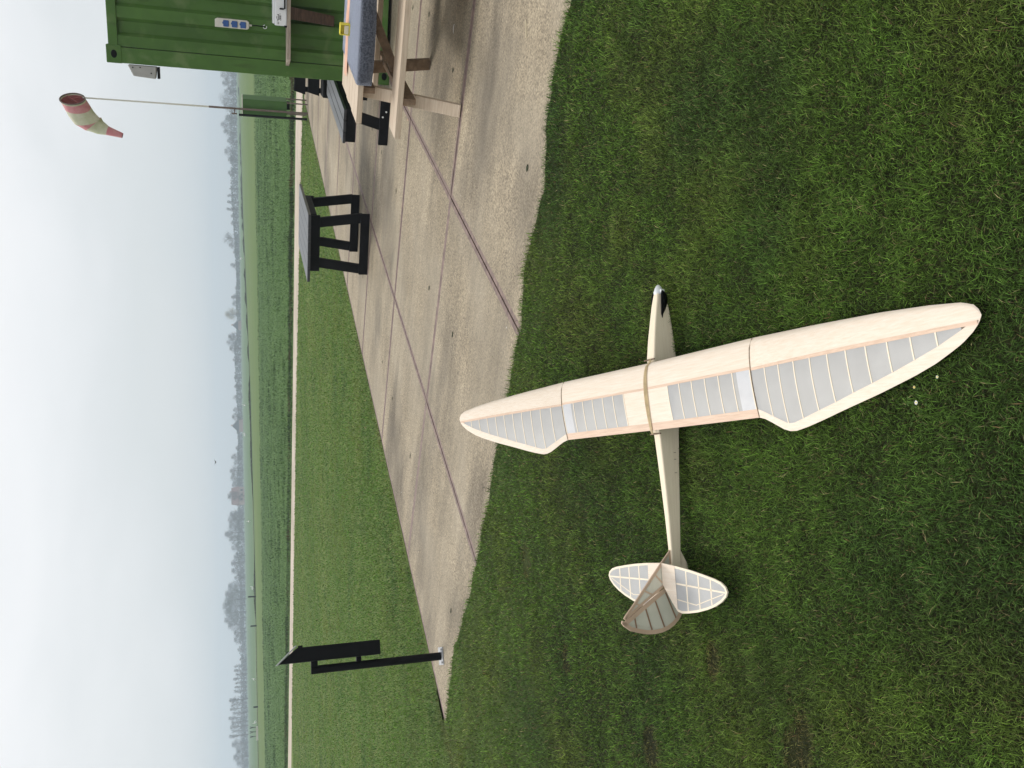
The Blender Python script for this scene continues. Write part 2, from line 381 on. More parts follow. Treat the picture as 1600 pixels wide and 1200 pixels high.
# ------------------------------------------------------------ ground, lawn, paths, fields
def sheet(name, pts, z, mt, label=None):
    b = MB(); b.face([(p[0], p[1], z) for p in pts]); o = b.build(name, mt)
    return kind(o)
sheet('ground', [(-1300, -12), (1300, -12), (1300, 1380), (-1300, 1380)], -0.10, 'plain')
NEAR = [(-3.30, 7.80), (-3.058, 7.607), (-2.75, 7.42), (-2.451, 7.243), (-2.2, 7.12), (-1.933, 6.891), (-1.6, 6.55), (-1.368, 6.353), (-1.0, 6.13), (-0.611, 5.839), (-0.3, 5.66), (0.081, 5.381), (0.388, 5.137), (0.761, 5.016), (1.077, 4.709), (1.4, 4.62), (1.712, 4.466), (1.958, 4.233), (2.5, 3.95), (4.0, 2.9), (7.5, 0.6)]
def roughen(P, amp):
    out = []; rr = random.Random(3); ph_ = [rr.uniform(0, 6.28) for _ in range(4)]; acc = 0
    for i in range(len(P) - 1):
        a, c = Vector(P[i]), Vector(P[i + 1]); L = (c - a).length; n_ = max(1, int(L / .035)); nr = Vector((-(c - a).y, (c - a).x)).normalized()
        for k in range(n_):
            t_ = acc + L * k / n_
            o_ = .5 * math.sin(t_ * 5.3 + ph_[0]) + .35 * math.sin(t_ * 12.7 + ph_[1]) + .25 * math.sin(t_ * 27 + ph_[2]) + rr.uniform(-.25, .25)
            q = a.lerp(c, k / n_) + nr * o_ * amp; out.append((q.x, q.y))
        acc += L
    return out + [P[-1]]
NEAR = roughen(NEAR, .032)
far_l = [tuple(uvw(u, V0 - 2)[:2]) for u in (23.2, 4.6)]
FARE = roughen([tuple(uvw(u, V0 - 2 - .012)[:2]) for u in (30, 4.6)], .022)
PATH_N = [(-70, 63.5), (-30, 43.2), (-14.3, 35.0), (0.1, 27.6), (5.3, 24.4), (7.0, 23.2)]
PATH_F = [(-70, 67), (-30, 46.2), (-15.4, 37.7), (0.12, 29.6), (7.4, 26.0), (14.0, 22.0), (30, 12.3)]
# lawn soil under the near grass and the far lawn
sheet('lawn', [(-40, -6), (40, -6), (40, 3.0)] + [(14, 18)] + [(8.0, 25.2), (0.12, 29.2), (-15.4, 37.2), (-40, 50.5)], -0.024, 'soil')
fl = [tuple(uvw(4.9, V0 - 2 - 0.02)[:2]), tuple(uvw(22.6, V0 - 2 - 0.02)[:2])] + [(x, y - 0.1) for x, y in PATH_N[::-1]][1:] + [(-60, 20), (-12.0, 10.6), (-2.95, 8.2)]
sheet('near_lawn', NEAR[::-1] + [(-2.97, 7.56), (-2.74, 7.86), (-2.95, 8.2), (-12.0, 10.6), (-40, 12), (-40, -6), (9, -6), (9, 0.6)][::1], .007, 'soil')
sheet('far_lawn', fl, -0.0031, 'farlawn')
b = MB()
pn = PATH_N + [(13.0, 19.2), (28.5, 9.8)]; pf = PATH_F
for i in range(len(pf) - 1):
    a0, a1 = pn[min(i, len(pn) - 1)], pn[min(i + 1, len(pn) - 1)]
b.face([(x, y, -0.006) for x, y in pn[:7]] + [(15.5, 21.0, -0.006)] + [(x, y, -0.006) for x, y in pf[:5][::-1]])
kind(b.build('path', 'path'))
sheet('field', [(-160, 112), (-70, 67.3), (-30, 46.5), (-15.4, 38.0), (0.12, 29.9), (7.4, 26.3), (14, 22.3), (60, -8), (300, -8), (300, 40), (75, 76), (0, 80), (-50, 90)], -0.05, 'field')
sheet('meadow', [(-160, 112), (-50, 90), (0, 80), (75, 76), (300, 40), (420, 300), (112, 346), (48, 254), (20, 195), (0.8, 155), (-27, 134), (-54, 133), (-160, 150)], -0.06, 'meadow')
dl = [(-160, 150), (-54, 133.5), (-27, 133.5), (0.8, 154.5), (20, 195), (48, 254), (112, 346), (420, 800)]
b = MB()
for i in range(len(dl) - 1):
    (x0, y0), (x1, y1) = dl[i], dl[i + 1]
    s0 = 4.5 * (y0 / 133) ** 1.7; s1 = 4.5 * (y1 / 133) ** 1.7
    b.face([(x0, y0, -0.03), (x1, y1, -0.03), (x1, y1 + s1 * .5, -0.03), (x0, y0 + s0 * .5, -0.03)], 0)
    b.face([(x0, y0 - s0 * .6, -0.03), (x1, y1 - s1 * .6, -0.03), (x1, y1, -0.03), (x0, y0, -0.03)], 1)
kind(b.build('ditch', ['reed', 'dark_bank']))

# concrete slabs with steel edging
b = MB(); bj = MB()
r2 = random.Random(5)
def inpoly(x, y, P):
    c = False; n = len(P); j = n - 1
    for i in range(n):
        xi, yi = P[i]; xj, yj = P[j]
        if (yi > y) != (yj > y) and x < (xj - xi) * (y - yi) / (yj - yi) + xi: c = not c
        j = i
    return c
for k in range(0, 9):
    for j in range(-1, 5):
        u0_, u1_ = U0 - 0.14 + 2 * k, U0 - 0.14 + 2 * k + 2
        if k == 0: u0_ -= 0.14
        v0_, v1_ = V0 + 2 * j, V0 + 2 * j + 2
        if k > 0: u0_ += 0.14; u1_ += 0.14
        else: u1_ += 0.14
        g0 = 0.0065; ed = 0.037
        dz = r2.uniform(-0.002, 0.002); ta = r2.uniform(-0.0015, 0.0015); tb = r2.uniform(-0.0015, 0.0015)
        if k > 4: dz *= .5
        def zz(u, v): return dz + ta * (u - u0_ - 1) + tb * (v - v0_ - 1)
        o_ = [(u0_ + g0, v0_ + g0), (u1_ - g0, v0_ + g0), (u1_ - g0, v1_ - g0), (u0_ + g0, v1_ - g0)]
        i_ = [(u0_ + g0 + ed, v0_ + g0 + ed), (u1_ - g0 - ed, v0_ + g0 + ed), (u1_ - g0 - ed, v1_ - g0 - ed), (u0_ + g0 + ed, v1_ - g0 - ed)]
        O = [uvw(u, v, zz(u, v)) for u, v in o_]; I = [uvw(u, v, zz(u, v)) for u, v in i_]; B_ = [uvw(u, v, -0.09) for u, v in o_]
        b.face(I[::-1], 0)
        for q in range(4):
            p = (q + 1) % 4
            b.face([O[q], I[q], I[p], O[p]], 1)
            b.face([O[q], O[p], B_[p], B_[q]], 1)
        # moss filled lifting holes
        for su, sv_ in (((0.40, 1.0),) if (k + j) % 2 else ((0.42, 0.98), (1.58, 1.02))):
            if k > 4: continue
            cu, cv = u0_ + su + (0.14 if k == 0 else 0) + r2.uniform(-.05, .05), v0_ + sv_ + r2.uniform(-.1, .1)
            ra, rb = r2.uniform(.022, .036), r2.uniform(.011, .018)
            pts = [uvw(cu + rb * math.cos(t_) * r2.uniform(.75, 1.2), cv + ra * math.sin(t_) * r2.uniform(.8, 1.1), zz(cu, cv) + 0.004) for t_ in np.linspace(0, 2 * math.pi, 13)[:-1]]
            b.face(pts[::-1], 2)
        # crisp crack
kind(b.build('concrete_apron', ['concrete', 'steel', 'moss']))
b = MB(); c_ = [uvw(U0 - .2, V0 - 2), uvw(U0 + 18, V0 - 2), uvw(U0 + 18, V0 + 8), uvw(U0 - .2, V0 + 8)]
b.face([(p.x, p.y, -0.013) for p in c_]); kind(b.build('joint_dirt', 'joint'))

# ------------------------------------------------------------ grass
def vn(x, y, sc_, seed):
    x = x / sc_; y = y / sc_; xi = np.floor(x).astype(np.int64); yi = np.floor(y).astype(np.int64); fx = x - xi; fy = y - yi
    fx = fx * fx * (3 - 2 * fx); fy = fy * fy * (3 - 2 * fy)
    def h(a, c): 
        q = (a * 374761393 + c * 668265263 + seed * 1442695) & 0x7fffffff
        q = ((q ^ (q >> 13)) * 1274126177) & 0x7fffffff
        return ((q ^ (q >> 16)) & 0xffff) / 65535.0
    return (h(xi, yi) * (1 - fx) + h(xi + 1, yi) * fx) * (1 - fy) + (h(xi, yi + 1) * (1 - fx) + h(xi + 1, yi + 1) * fx) * fy
def pip(x, y, P):
    c = np.zeros(len(x), bool); j = len(P) - 1
    if len(P) > 60:                                      # clip to the neighbourhood of the roughened outline
        pass
    for i in range(len(P)):
        xi, yi = P[i]; xj, yj = P[j]
        if yi != yj:
            c ^= ((yi > y) != (yj > y)) & (x < (xj - xi) * (y - yi) / (yj - yi) + xi)
        j = i
    return c
APRON = NEAR + [(40, 0), (40, 40)] + FARE
PATHP = PATH_N + [(14, 18.5), (30, 9), (30, 12.3), (14, 22)] + PATH_F[:5][::-1]
def blades(name, x, y, ln, wd, cols, lean0=0.2, lean1=1.0, az=None, z0=-0.022, mt='blades', curl=0.6):
    n = len(x)
    az = rng.uniform(0, 2 * np.pi, n) if az is None else az
    th0 = rng.uniform(lean0, lean1, n); th1 = th0 + rng.uniform(0.1, curl, n)
    dx, dy = np.cos(az), np.sin(az)
    tw = az + np.pi / 2 + rng.uniform(-.7, .7, n); sx, sy = np.cos(tw), np.sin(tw)
    z0 = z0 if isinstance(z0, np.ndarray) else np.full(n, z0)
    P0 = np.stack([x, y, z0], 1)
    P1 = P0 + np.stack([dx * np.sin(th0), dy * np.sin(th0), np.cos(th0)], 1) * (ln * .52)[:, None]
    P2 = P1 + np.stack([dx * np.sin(th1), dy * np.sin(th1), np.cos(th1)], 1) * (ln * .48)[:, None]
    Sd = np.stack([sx, sy, np.zeros(n)], 1) * (wd / 2)[:, None]
    Vv = np.stack([P0 - Sd * .7, P0 + Sd * .7, P1 + Sd, P1 - Sd, P2], 1).reshape(-1, 3)
    base = np.arange(n)[:, None] * 5
    fl_ = (base + np.array([0, 1, 2, 3, 3, 2, 4])[None]).ravel()
    ls = (np.arange(n)[:, None] * 7 + np.array([0, 4])[None]).ravel(); lt = np.tile([4, 3], n)
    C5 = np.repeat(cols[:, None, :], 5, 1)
    C5[:, 0:2] *= 0.42; C5[:, 4] *= 1.12  # roots darker: natural base tone plus painted shade between blades
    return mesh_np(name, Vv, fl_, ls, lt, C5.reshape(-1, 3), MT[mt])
BARE = [(1120, 1032, .045, .02), (826, 876, .06, .03), (888, 1028, .05, .02), (1022, 1168, .05, .03), (1262, 1160, .06, .02), (1245, 1175, .05, .02)]
def pix(x, y, z=0.0):                                    # a spot on the ground read off the photograph
    d = cF * FPX + axR * (x - 800) + axU * (600 - y)
    return Vector((0, 0, H)) + d * ((z - H) / d.z)
def lawn():
    NN = 900000
    dmin, dmax = 1.15, 36.0
    # radial density n(d) = A*(2.6/d)^2 per m2 beyond 2.6 m, constant nearer
    A = 48000.0; d0 = 2.7; ang = 0.62
    n1 = int(A * ang * (d0 ** 2 - dmin ** 2)); n2_ = int(A * d0 ** 2 * 2 * ang * math.log(dmax / d0))
    d = np.concatenate([np.sqrt(rng.uniform(dmin ** 2, d0 ** 2, n1)), d0 * np.exp(rng.uniform(0, math.log(dmax / d0), n2_))])
    a = rng.uniform(-ang, ang, len(d))
    x = d * np.sin(a); y = d * np.cos(a)
    xj = x + rng.normal(0, .008, len(x)); yj = y + rng.normal(0, .010, len(x))
    ok = ~pip(xj, yj, APRON) & ~pip(x, y, PATHP) & (0.876 * (y - 29.6) + 0.482 * (x - .12) < 0.0)
    x, y, d = x[ok], y[ok], d[ok]
    n = len(x)
    big = vn(x, y, 1.3, 21); mid = vn(x, y, .33, 22); sm = vn(x, y, .09, 23); fine = vn(x, y, .035, 24)
    ln = (0.0215 + 0.009 * mid + rng.uniform(-.008, .009, n)) * (0.75 + .5 * sm)
    ln = np.where(d < 2.7, ln, ln * (1 + .25 * np.clip((d - 2.7) / 6, 0, 1)))
    wd = 0.00150 * np.maximum(1, d / 2.7) ** 0.95 * rng.uniform(.6, 1.5, n)
    ln *= np.where(d > 9, 1.1, 1)
    # longer fringe along the slab edge
    pb = np.array(NEAR); dist = np.full(n, 9.0)
    for i in range(len(pb) - 1):
        p, q = pb[i], pb[i + 1]; L = np.hypot(*(q - p)); t_ = np.clip(((x - p[0]) * (q - p)[0] + (y - p[1]) * (q - p)[1]) / L ** 2, 0, 1)
        dist = np.minimum(dist, np.hypot(x - p[0] - t_ * (q - p)[0], y - p[1] - t_ * (q - p)[1]))
    fr = np.exp(-(dist / .09) ** 2) * (y > 3.5)
    ln *= 1 + 0.75 * fr * vn(x, y, .25, 8)
    col = np.stack([0.105 + 0 * x, 0.192 + 0 * x, 0.029 + 0 * x], 1)
    yel = np.array([0.165, 0.210, 0.042]); blu = np.array([0.058, 0.125, 0.030]); brn = np.array([0.17, 0.115, 0.055]); straw = np.array([0.24, 0.21, 0.10])
    k1 = np.clip((big * .4 + mid * .6 - .45) * 3.0, 0, 1)[:, None]; col = col * (1 - .7 * k1) + yel * .7 * k1
    k2 = np.clip((vn(x, y, .5, 31) - .5) * 2, 0, 1)[:, None]; col = col * (1 - .7 * k2) + blu * .85 * .7 * k2
    rn = rng.uniform(0, 1, n)
    col = np.where((rn < .035)[:, None], straw, col); col = np.where(((rn > .035) & (rn < .055))[:, None], brn, col)
    far = np.clip((d - 6) / 8, 0, 1)[:, None]; col = col * (1 - far) + (col * 1.0 + np.array([.006, .020, .010])) * far
    vv_ = x * V.x + y * V.y; ed_ = np.exp(-np.abs(vv_ - (V0 - 2)) / .12) * (d > 7) * np.clip(vn(x, y, .5, 77) * 2 - .7, 0, 1)
    col = col * (1 - .75 * ed_[:, None]) + np.array([.17, .125, .06]) * .75 * ed_[:, None]
    keep = np.ones(n, bool); z0 = np.where(y < 10.2, .006, -.004)
    for px, py, ra, rb in BARE:
        c = pix(px, py); q = ((x - c.x) / (ra * 1.3)) ** 2 + ((y - c.y) / (rb * 1.8)) ** 2 + (sm - .5)
        m_ = q < 1; keep &= ~(m_ & (rng.uniform(0, 1, n) < .72)); m2 = q < 2.0
        col[m2] = col[m2] * .45 + brn * .55 * rng.uniform(.6, 1.5, (m2.sum(), 1)); ln[m2] *= .7
    vr = rng.uniform(.22, 1.15, n) + (rng.uniform(0, 1, n) > .87) * 1.1; vr = vr + (0.95 - vr) * .6 * far[:, 0]
    col *= vr[:, None] * (.85 + .45 * sm)[:, None] * 1.08
    x, y, ln, wd, col, z0 = x[keep], y[keep], ln[keep], wd[keep], col[keep], z0[keep]
    az = (vn(x, y, .12, 51) * 9 + rng.normal(0, 2.0, len(x)))
    return blades('lawn_grass', x, y, ln, wd, col, .25, 1.3, az=az, z0=z0)
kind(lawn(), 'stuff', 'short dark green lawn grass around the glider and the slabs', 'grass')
# coarse tussocks of longer, paler blades in the nearest lawn
def tufts():
    X = []; Y = []; L = []; Wd = []; Cc = []; AZ = []
    spots = [(1535, 870, .13, 150), (1500, 960, .11, 110), (1570, 930, .10, 90), (1430, 410, .06, 60), (1325, 318, .05, 50), (1330, 60, .07, 60), (1545, 130, .08, 50),
             (820, 800, .07, 60), (1030, 700, .05, 30), (1500, 300, .07, 50), (1090, 180, .05, 30), (1570, 560, .07, 50), (1515, 655, .06, 50), (1480, 1080, .07, 50), (960, 1090, .05, 40), (1380, 880, .05, 30), (1250, 1000, .05, 40)]
    for px, py, r, n in spots:
        c = pix(px, py)
        for _ in range(int(n * .55)):
            a = rng.uniform(0, 6.283); q = r * math.sqrt(rng.uniform(0, 1))
            X.append(c.x + q * math.cos(a)); Y.append(c.y + q * math.sin(a)); L.append(rng.uniform(.028, .055)); Wd.append(rng.uniform(.0022, .0034))
            t_ = rng.uniform(.6, 1.2); Cc.append((.110 * t_, .165 * t_, .042 * t_)); AZ.append(a + rng.normal(0, .7))
    for _ in range(1800):                                 # loose pale blades anywhere near
        d = math.sqrt(rng.uniform(1.2, 20)); a = rng.uniform(-.6, .6); x_, y_ = d * math.sin(a), d * math.cos(a)
        if inpoly(x_, y_, APRON): continue
        X.append(x_); Y.append(y_); L.append(rng.uniform(.025, .05)); Wd.append(rng.uniform(.0016, .0026)); t_ = rng.uniform(.7, 1.5)
        Cc.append((.13 * t_, .175 * t_, .045 * t_)); AZ.append(rng.uniform(0, 6.28))
    return blades('coarse_grass', np.array(X), np.array(Y), np.array(L), np.array(Wd), np.array(Cc), .7, 1.3, az=np.array(AZ), z0=-.004)
kind(tufts(), 'stuff', 'paler coarse grass tussocks scattered in the near lawn', 'grass')
def clippings():
    n = 260; k = rng.integers(0, len(NEAR) - 60, n); P = np.array(NEAR); off = np.abs(rng.normal(0, .28, n)) + .02
    x = P[k, 0] + .56 * off + rng.normal(0, .02, n); y = P[k, 1] + .83 * off
    t_ = rng.uniform(.6, 1.3, (n, 1)); g_ = rng.uniform(0, 1, n)[:, None] < .5
    col = np.where(g_, np.array([.09, .13, .035]), np.array([.30, .25, .14])) * t_
    return blades('grass_clippings', x, y, rng.uniform(.012, .035, n), rng.uniform(.0018, .0035, n), col, 1.45, 1.52, z0=.004, curl=.12)
kind(clippings(), 'stuff', 'loose grass clippings on the slabs near the lawn edge', 'grass')
# clover and small leafy weeds
def weeds():
    spots = [(1217, 800, .05, 90), (1272, 958, .05, 110), (1283, 1085, .06, 110), (1432, 610, .06, 120), (1440, 640, .05, 80), (880, 380, .05, 60), (1330, 325, .04, 60), (820, 830, .06, 80), (1370, 1040, .03, 30), (900, 570, .05, 60), (1100, 760, .04, 40), (1280, 30, .05, 50)]
    Vv = []; Fv = []; Cv = []
    for px, py, r, n in spots:
        c = pix(px, py)
        for _ in range(int(n * 1.0)):
            a = rng.uniform(0, 6.283); q = r * rng.uniform(0, 1) ** .6; x_, y_ = c.x + q * math.cos(a), c.y + q * math.sin(a) * 1.2; z_ = rng.uniform(-.004, .012)
            t_ = rng.uniform(.7, 1.35); s_ = rng.uniform(.003, .006); a0 = rng.uniform(0, 6.28); b0 = len(Vv)
            tx, ty = rng.uniform(-.4, .4, 2)
            for k in range(6):
                aa = a0 + k * math.pi / 3; rr = s_ * (1 if k % 2 else .8)
                Vv.append((x_ + rr * math.cos(aa), y_ + rr * math.sin(aa), z_ + tx * rr * math.cos(aa) + ty * rr * math.sin(aa))); Cv.append((.100 * t_, .185 * t_, .045 * t_))
            Fv.append(tuple(range(b0, b0 + 6)))
    Vv = np.array(Vv); n = len(Fv)
    return mesh_np('clover', Vv, np.arange(n * 6), np.arange(n) * 6, np.full(n, 6), np.array(Cv), MT['blades'])
kind(weeds(), 'stuff', 'patches of small round clover leaves in the lawn', 'clover')
for i, (px, py, lb) in enumerate(((1465, 589, 'small white daisy just past the trailing edge of the low wing tip'), (1429, 605, 'tiny pale yellowish daisy nearest the rear of the low outer wing'), (1432, 629, 'larger white daisy farthest behind the low wing tip'))):
    c = pix(px, py, .035); d = empty('daisy', (c.x, c.y, -.02), i, lb, 'flower', 'daisies behind the low wing tip')
    b = MB(); b.tube([(0, 0, 0), (0.002, 0, .03), (0, 0, .054)], .0008, 5); b.build('stem', 'moss', d)
    b = MB(); R_ = .0062 if i == 2 else .0045
    for k in range(11):
        a = k * 2 * math.pi / 11; a2 = a + .22; a1 = a - .22
        b.face([(0, 0, .055), (R_ * .7 * math.cos(a1), R_ * .7 * math.sin(a1), .056), (R_ * math.cos(a), R_ * math.sin(a), .057), (R_ * .7 * math.cos(a2), R_ * .7 * math.sin(a2), .056)])
    b.build('petals', 'petal' if i != 1 else 'cork', d)
    b = MB(); b.tube([(0, 0, .054), (0, 0, .058)], [.0022, .0012], 8); b.build('flower_centre', 'yellow', d)

def field_grass():
    n = 150000
    d = 30 * np.exp(rng.uniform(0, math.log(95 / 30), n)); a = rng.uniform(-.5, .5, n); x = d * np.sin(a); y = d * np.cos(a)
    ok = ((0.46 * x + 0.888 * y) > 26.6) & (~pip(x, y, PATHP)) & ((0.876 * (y - 29.9) + 0.482 * (x - .12)) > 0.0)
    lim = 84 - .05 * x
    ok &= y < lim
    x, y, d = x[ok], y[ok], d[ok]; n = len(x)
    cl = vn(x, y, .9, 61) * .6 + vn(x * .8, y, 3.0, 62) * .4
    ln = (.05 + .11 * np.clip(cl - .5, 0, 1) * 2) * rng.uniform(.6, 1.3, n); wd = .010 * (d / 30) * rng.uniform(.7, 1.6, n)
    t_ = rng.uniform(.6, 1.4, n)[:, None]
    dk = np.clip((cl - .56) * 5, 0, 1)[:, None]
    col = (np.array([.078, .145, .038]) * (1 - dk) + np.array([.040, .080, .020]) * dk) * t_
    # rough verge behind the path
    q = 0.876 * (y - 29.9) + 0.482 * (x - .12)
    vb = np.exp(-((q - 2.2) / 1.6) ** 2)
    return x, y, ln, wd, col
x_, y_, ln_, wd_, col_ = field_grass()
kind(blades('field_grass', x_, y_, ln_, wd_, col_, .05, .8, z0=-.05), 'stuff', 'rough dark green pasture beyond the narrow path', 'grass')
def verge():
    n = 26000
    t_ = rng.uniform(0, 1, n); P = np.array([(-46, 55.5), (-30, 46.5), (-15.4, 38.0), (0.12, 29.95), (7.4, 26.4), (13.5, 22.9)])
    seg = np.minimum((t_ * 5).astype(int), 4); f = t_ * 5 - seg
    x = P[seg, 0] * (1 - f) + P[seg + 1, 0] * f; y = P[seg, 1] * (1 - f) + P[seg + 1, 1] * f
    off = np.abs(rng.normal(1.6, .75, n)); wide = 1 + np.clip((30 - y) * -.0, 0, 0)
    x = x + .482 * off; y = y + .876 * off
    cl = vn(x, y, .8, 71)
    ln = (.06 + .17 * np.clip(cl, 0, 1) ** 2) * rng.uniform(.5, 1.3, n) * np.exp(-((off - 1.6) / 1.2) ** 2); wd = rng.uniform(.008, .022, n)
    br = (vn(x, y, .6, 72) > .62)[:, None]; tt = rng.uniform(.6, 1.4, n)[:, None]
    col = np.where(br, np.array([.085, .075, .035]), np.array([.035, .060, .020])) * tt
    return blades('verge_weeds', x, y, ln, wd, col, .05, .7, z0=-.05)
def ditch_weeds():
    n = 16000; t_ = rng.uniform(0, 1, n); P = np.array(dl[:7], float); seg = np.minimum((t_ * 6).astype(int), 5); f = t_ * 6 - seg
    x = P[seg, 0] * (1 - f) + P[seg + 1, 0] * f; y = P[seg, 1] * (1 - f) + P[seg + 1, 1] * f - rng.uniform(.5, 2.5, n)
    sc_ = y / 133; g_ = vn(x, y, 5, 91)
    ln = rng.uniform(.08, .34, n) * sc_ ** .8 * np.clip(g_ * 1.8 - .45, .12, 1.2); wd = rng.uniform(.05, .12, n) * sc_
    col = np.array([.07, .085, .036]) * rng.uniform(.5, 1.4, (n, 1))
    return blades('ditch_weeds', x, y, ln, wd, col, .05, .5, z0=-.03)
kind(ditch_weeds(), 'stuff', 'thin dark line of weeds along the far ditch', 'weeds')
kind(verge(), 'stuff', 'dark ragged strip of weeds along the far side of the path', 'weeds')

# ------------------------------------------------------------ model glider
R0 = Vector((0.071, 3.152, 0.129)); psi, be = math.radians(6.2), math.radians(9.45)
xb = Vector((math.cos(psi), math.sin(psi), 0)); yb = Vector((-math.sin(psi) * math.cos(be), math.cos(psi) * math.cos(be), math.sin(be))); zb = xb.cross(yb)
gl = bpy.data.objects.new('model_glider', None); COL.objects.link(gl)
gm = Matrix((xb, yb, zb)).transposed().to_4x4(); gm.translation = R0; gl.matrix_world = gm
tag(gl, 'uncovered balsa model glider with long cranked wings resting on the lawn', 'model airplane')
def interp(tab, s_):
    return float(np.interp(s_, [p[0] for p in tab], [p[1] for p in tab]))
LEt = [(0, 0), (.31, .014), (.59, .03), (.76, .045), (.86, .058), (.895, .07), (.91, .085), (.914, .098)]
TEt = [(0, .262), (.028, .268), (.05, .276), (.095, .295), (.12, .306), (.145, .314), (.17, .3175), (.19, .317), (.245, .309), (.32, .294), (.42, .272), (.56, .243), (.69, .212), (.765, .19), (.81, .172), (.85, .155), (.885, .133), (.905, .115), (.914, .0985)]
TIt = [(0, .234), (.02, .240), (.099, .270), (.17, .296), (.245, .280), (.32, .263), (.395, .247), (.47, .229), (.55, .211), (.63, .192), (.705, .172), (.78, .151), (.85, .126), (.865, .1195)]
SFt = [(0, .100), (.45, .101), (.9, .108)]; SRt = [(0, .109), (.45, .112), (.87, .117)]
def shp(u): 
    u = min(max(u, 0.0), 1.0); return (0.2969 * math.sqrt(u) - 0.126 * u - 0.3516 * u * u + 0.2843 * u ** 3 - 0.1036 * u ** 4) / 0.1
class Panel:
    def __init__(p, origin, sdir, inner):
        p.o = Vector(origin); p.s = Vector(sdir).normalized(); p.inner = inner
        p.n = Vector((1, 0, 0)).cross(p.s); 
        if p.n.z < 0: p.n = -p.n
    def le(p, s_): return 0.0 if p.inner else interp(LEt, s_)
    def te(p, s_): return 0.262 if p.inner else interp(TEt, s_)
    def ti(p, s_): return 0.234 if p.inner else interp(TIt, s_)
    def sf(p, s_): return 0.096 if p.inner else interp(SFt, s_)
    def sr(p, s_): return 0.105 if p.inner else interp(SRt, s_)
    def P(p, s_, c, dz=0.0, low=False):
        l, t_ = p.le(s_), p.te(s_); ch = max(t_ - l, 1e-4); u = (c - l) / ch
        h = ch * (0.088 * shp(u)) if not low else -ch * 0.022 * shp(u)
        return p.o + p.s * s_ - Vector((1, 0, 0)) * c + p.n * (h + dz)
    def patch(p, mb, ss, c0, c1, nc, dz=0.0, low=False):
        mb.grid([[p.P(s_, c0(s_) + (c1(s_) - c0(s_)) * (j / nc) ** (1.6 if dz == 0 and c0 is p.le else 1), dz, low) for j in range(nc + 1)] for s_ in ss]); return mb
def lin(a, b_, n): return [a + (b_ - a) * i / n for i in range(n + 1)]
HS = 0.6228
def ribstrip(p, s_, c0, c1, parent, wid=.0042, nm='rib', mt='cream', dz=.0014):
    mb = MB(); mb.grid([[p.P(s_ + q, c0 + (c1 - c0) * j / 8, d_) for j in range(9)] for q, d_ in ((-wid / 2, -.001), (-wid / 2, dz), (wid / 2, dz), (wid / 2, -.001))])
    return mb.build(nm, mt, parent)
# centre panel: two halves with slight dihedral in one part
hn = Panel((0, 0, 0), (0, -0.9995, .0315), True); hf = Panel((0, 0, 0), (0, 0.9995, .0305), True)
mb = MB()
for h_ in (hn, hf):
    ss = lin(0, HS, 12)
    h_.patch(mb, ss, h_.le, h_.sf, 10); h_.patch(mb, ss, h_.le, h_.te, 12, low=True)
centre = mb.build('wing_centre_panel', 'balsa', gl, smooth=True)
for h_ in (hn, hf):
    mb = MB(); h_.patch(mb, lin(0, .149, 4), h_.sr, h_.ti, 6); mb.build('centre_sheeting', 'balsa', centre, smooth=True)
    mb = MB(); h_.patch(mb, lin(.149, .548, 12), h_.sr, h_.ti, 6); mb.build('covering', 'film', centre, smooth=True)
    mb = MB(); h_.patch(mb, lin(.548, HS, 3), h_.sr, h_.ti, 6, dz=.0003); mb.build('stiff_covering', 'filmw', centre, smooth=True)
    mb = MB(); h_.patch(mb, lin(0, HS, 10), h_.sf, h_.sr, 2, dz=.0006); mb.build('spar_cap', 'peach', centre, smooth=True)
    mb = MB(); h_.patch(mb, lin(0, HS, 10), h_.ti, h_.te, 4, dz=.0003); mb.build('trailing_edge', 'peach', centre, smooth=True)
    for s_ in (.149, .223, .299, .376, .452, .527, .617): ribstrip(h_, s_, h_.sr(s_), h_.ti(s_), centre)
    ribstrip(h_, HS - .0005, .002, .261, centre, wid=.0011, nm='panel_seam', mt='seam_light', dz=.0032)
SS = lin(0, .76, 24) + lin(.775, .885, 8) + [.895, .902, .908, .912, .9139]
for h_, sg, lb in ((hn, -1, 'wing tip panel lying low in the grass near the viewer'), (hf, 1, 'wing tip panel raised over the concrete edge')):
    j_ = h_.o + h_.s * HS
    pz = Panel(j_, (0, sg * .9886, .151), False)
    mb = MB(); pz.patch(mb, SS, pz.le, lambda q: min(pz.sf(q), pz.te(q)), 10); pz.patch(mb, SS, pz.le, pz.te, 12, low=True)
    tp = mb.build('wing_tip_panel', 'balsa', gl, smooth=True); tp['label'] = lb
    W_ = [q for q in SS if q <= .862]
    mb = MB(); pz.patch(mb, W_, pz.sr, lambda q: max(pz.ti(q), pz.sr(q)), 6); mb.build('covering', 'film', tp, smooth=True)
    mb = MB(); pz.patch(mb, [q for q in SS if q <= .902], pz.sf, pz.sr, 2, dz=.0006); mb.build('spar_cap', 'peach', tp, smooth=True)
    mb = MB(); pz.patch(mb, SS, lambda q: max(pz.ti(q), pz.sr(q)) if q <= .862 else min(pz.sr(q), pz.te(q)), pz.te, 4, dz=.0004); mb.build('trailing_edge', 'balsa', tp, smooth=True)
    for s_ in (.083, .160, .236, .312, .389, .466, .544, .623, .703, .783): ribstrip(pz, s_, pz.sr(s_), pz.ti(s_), tp)
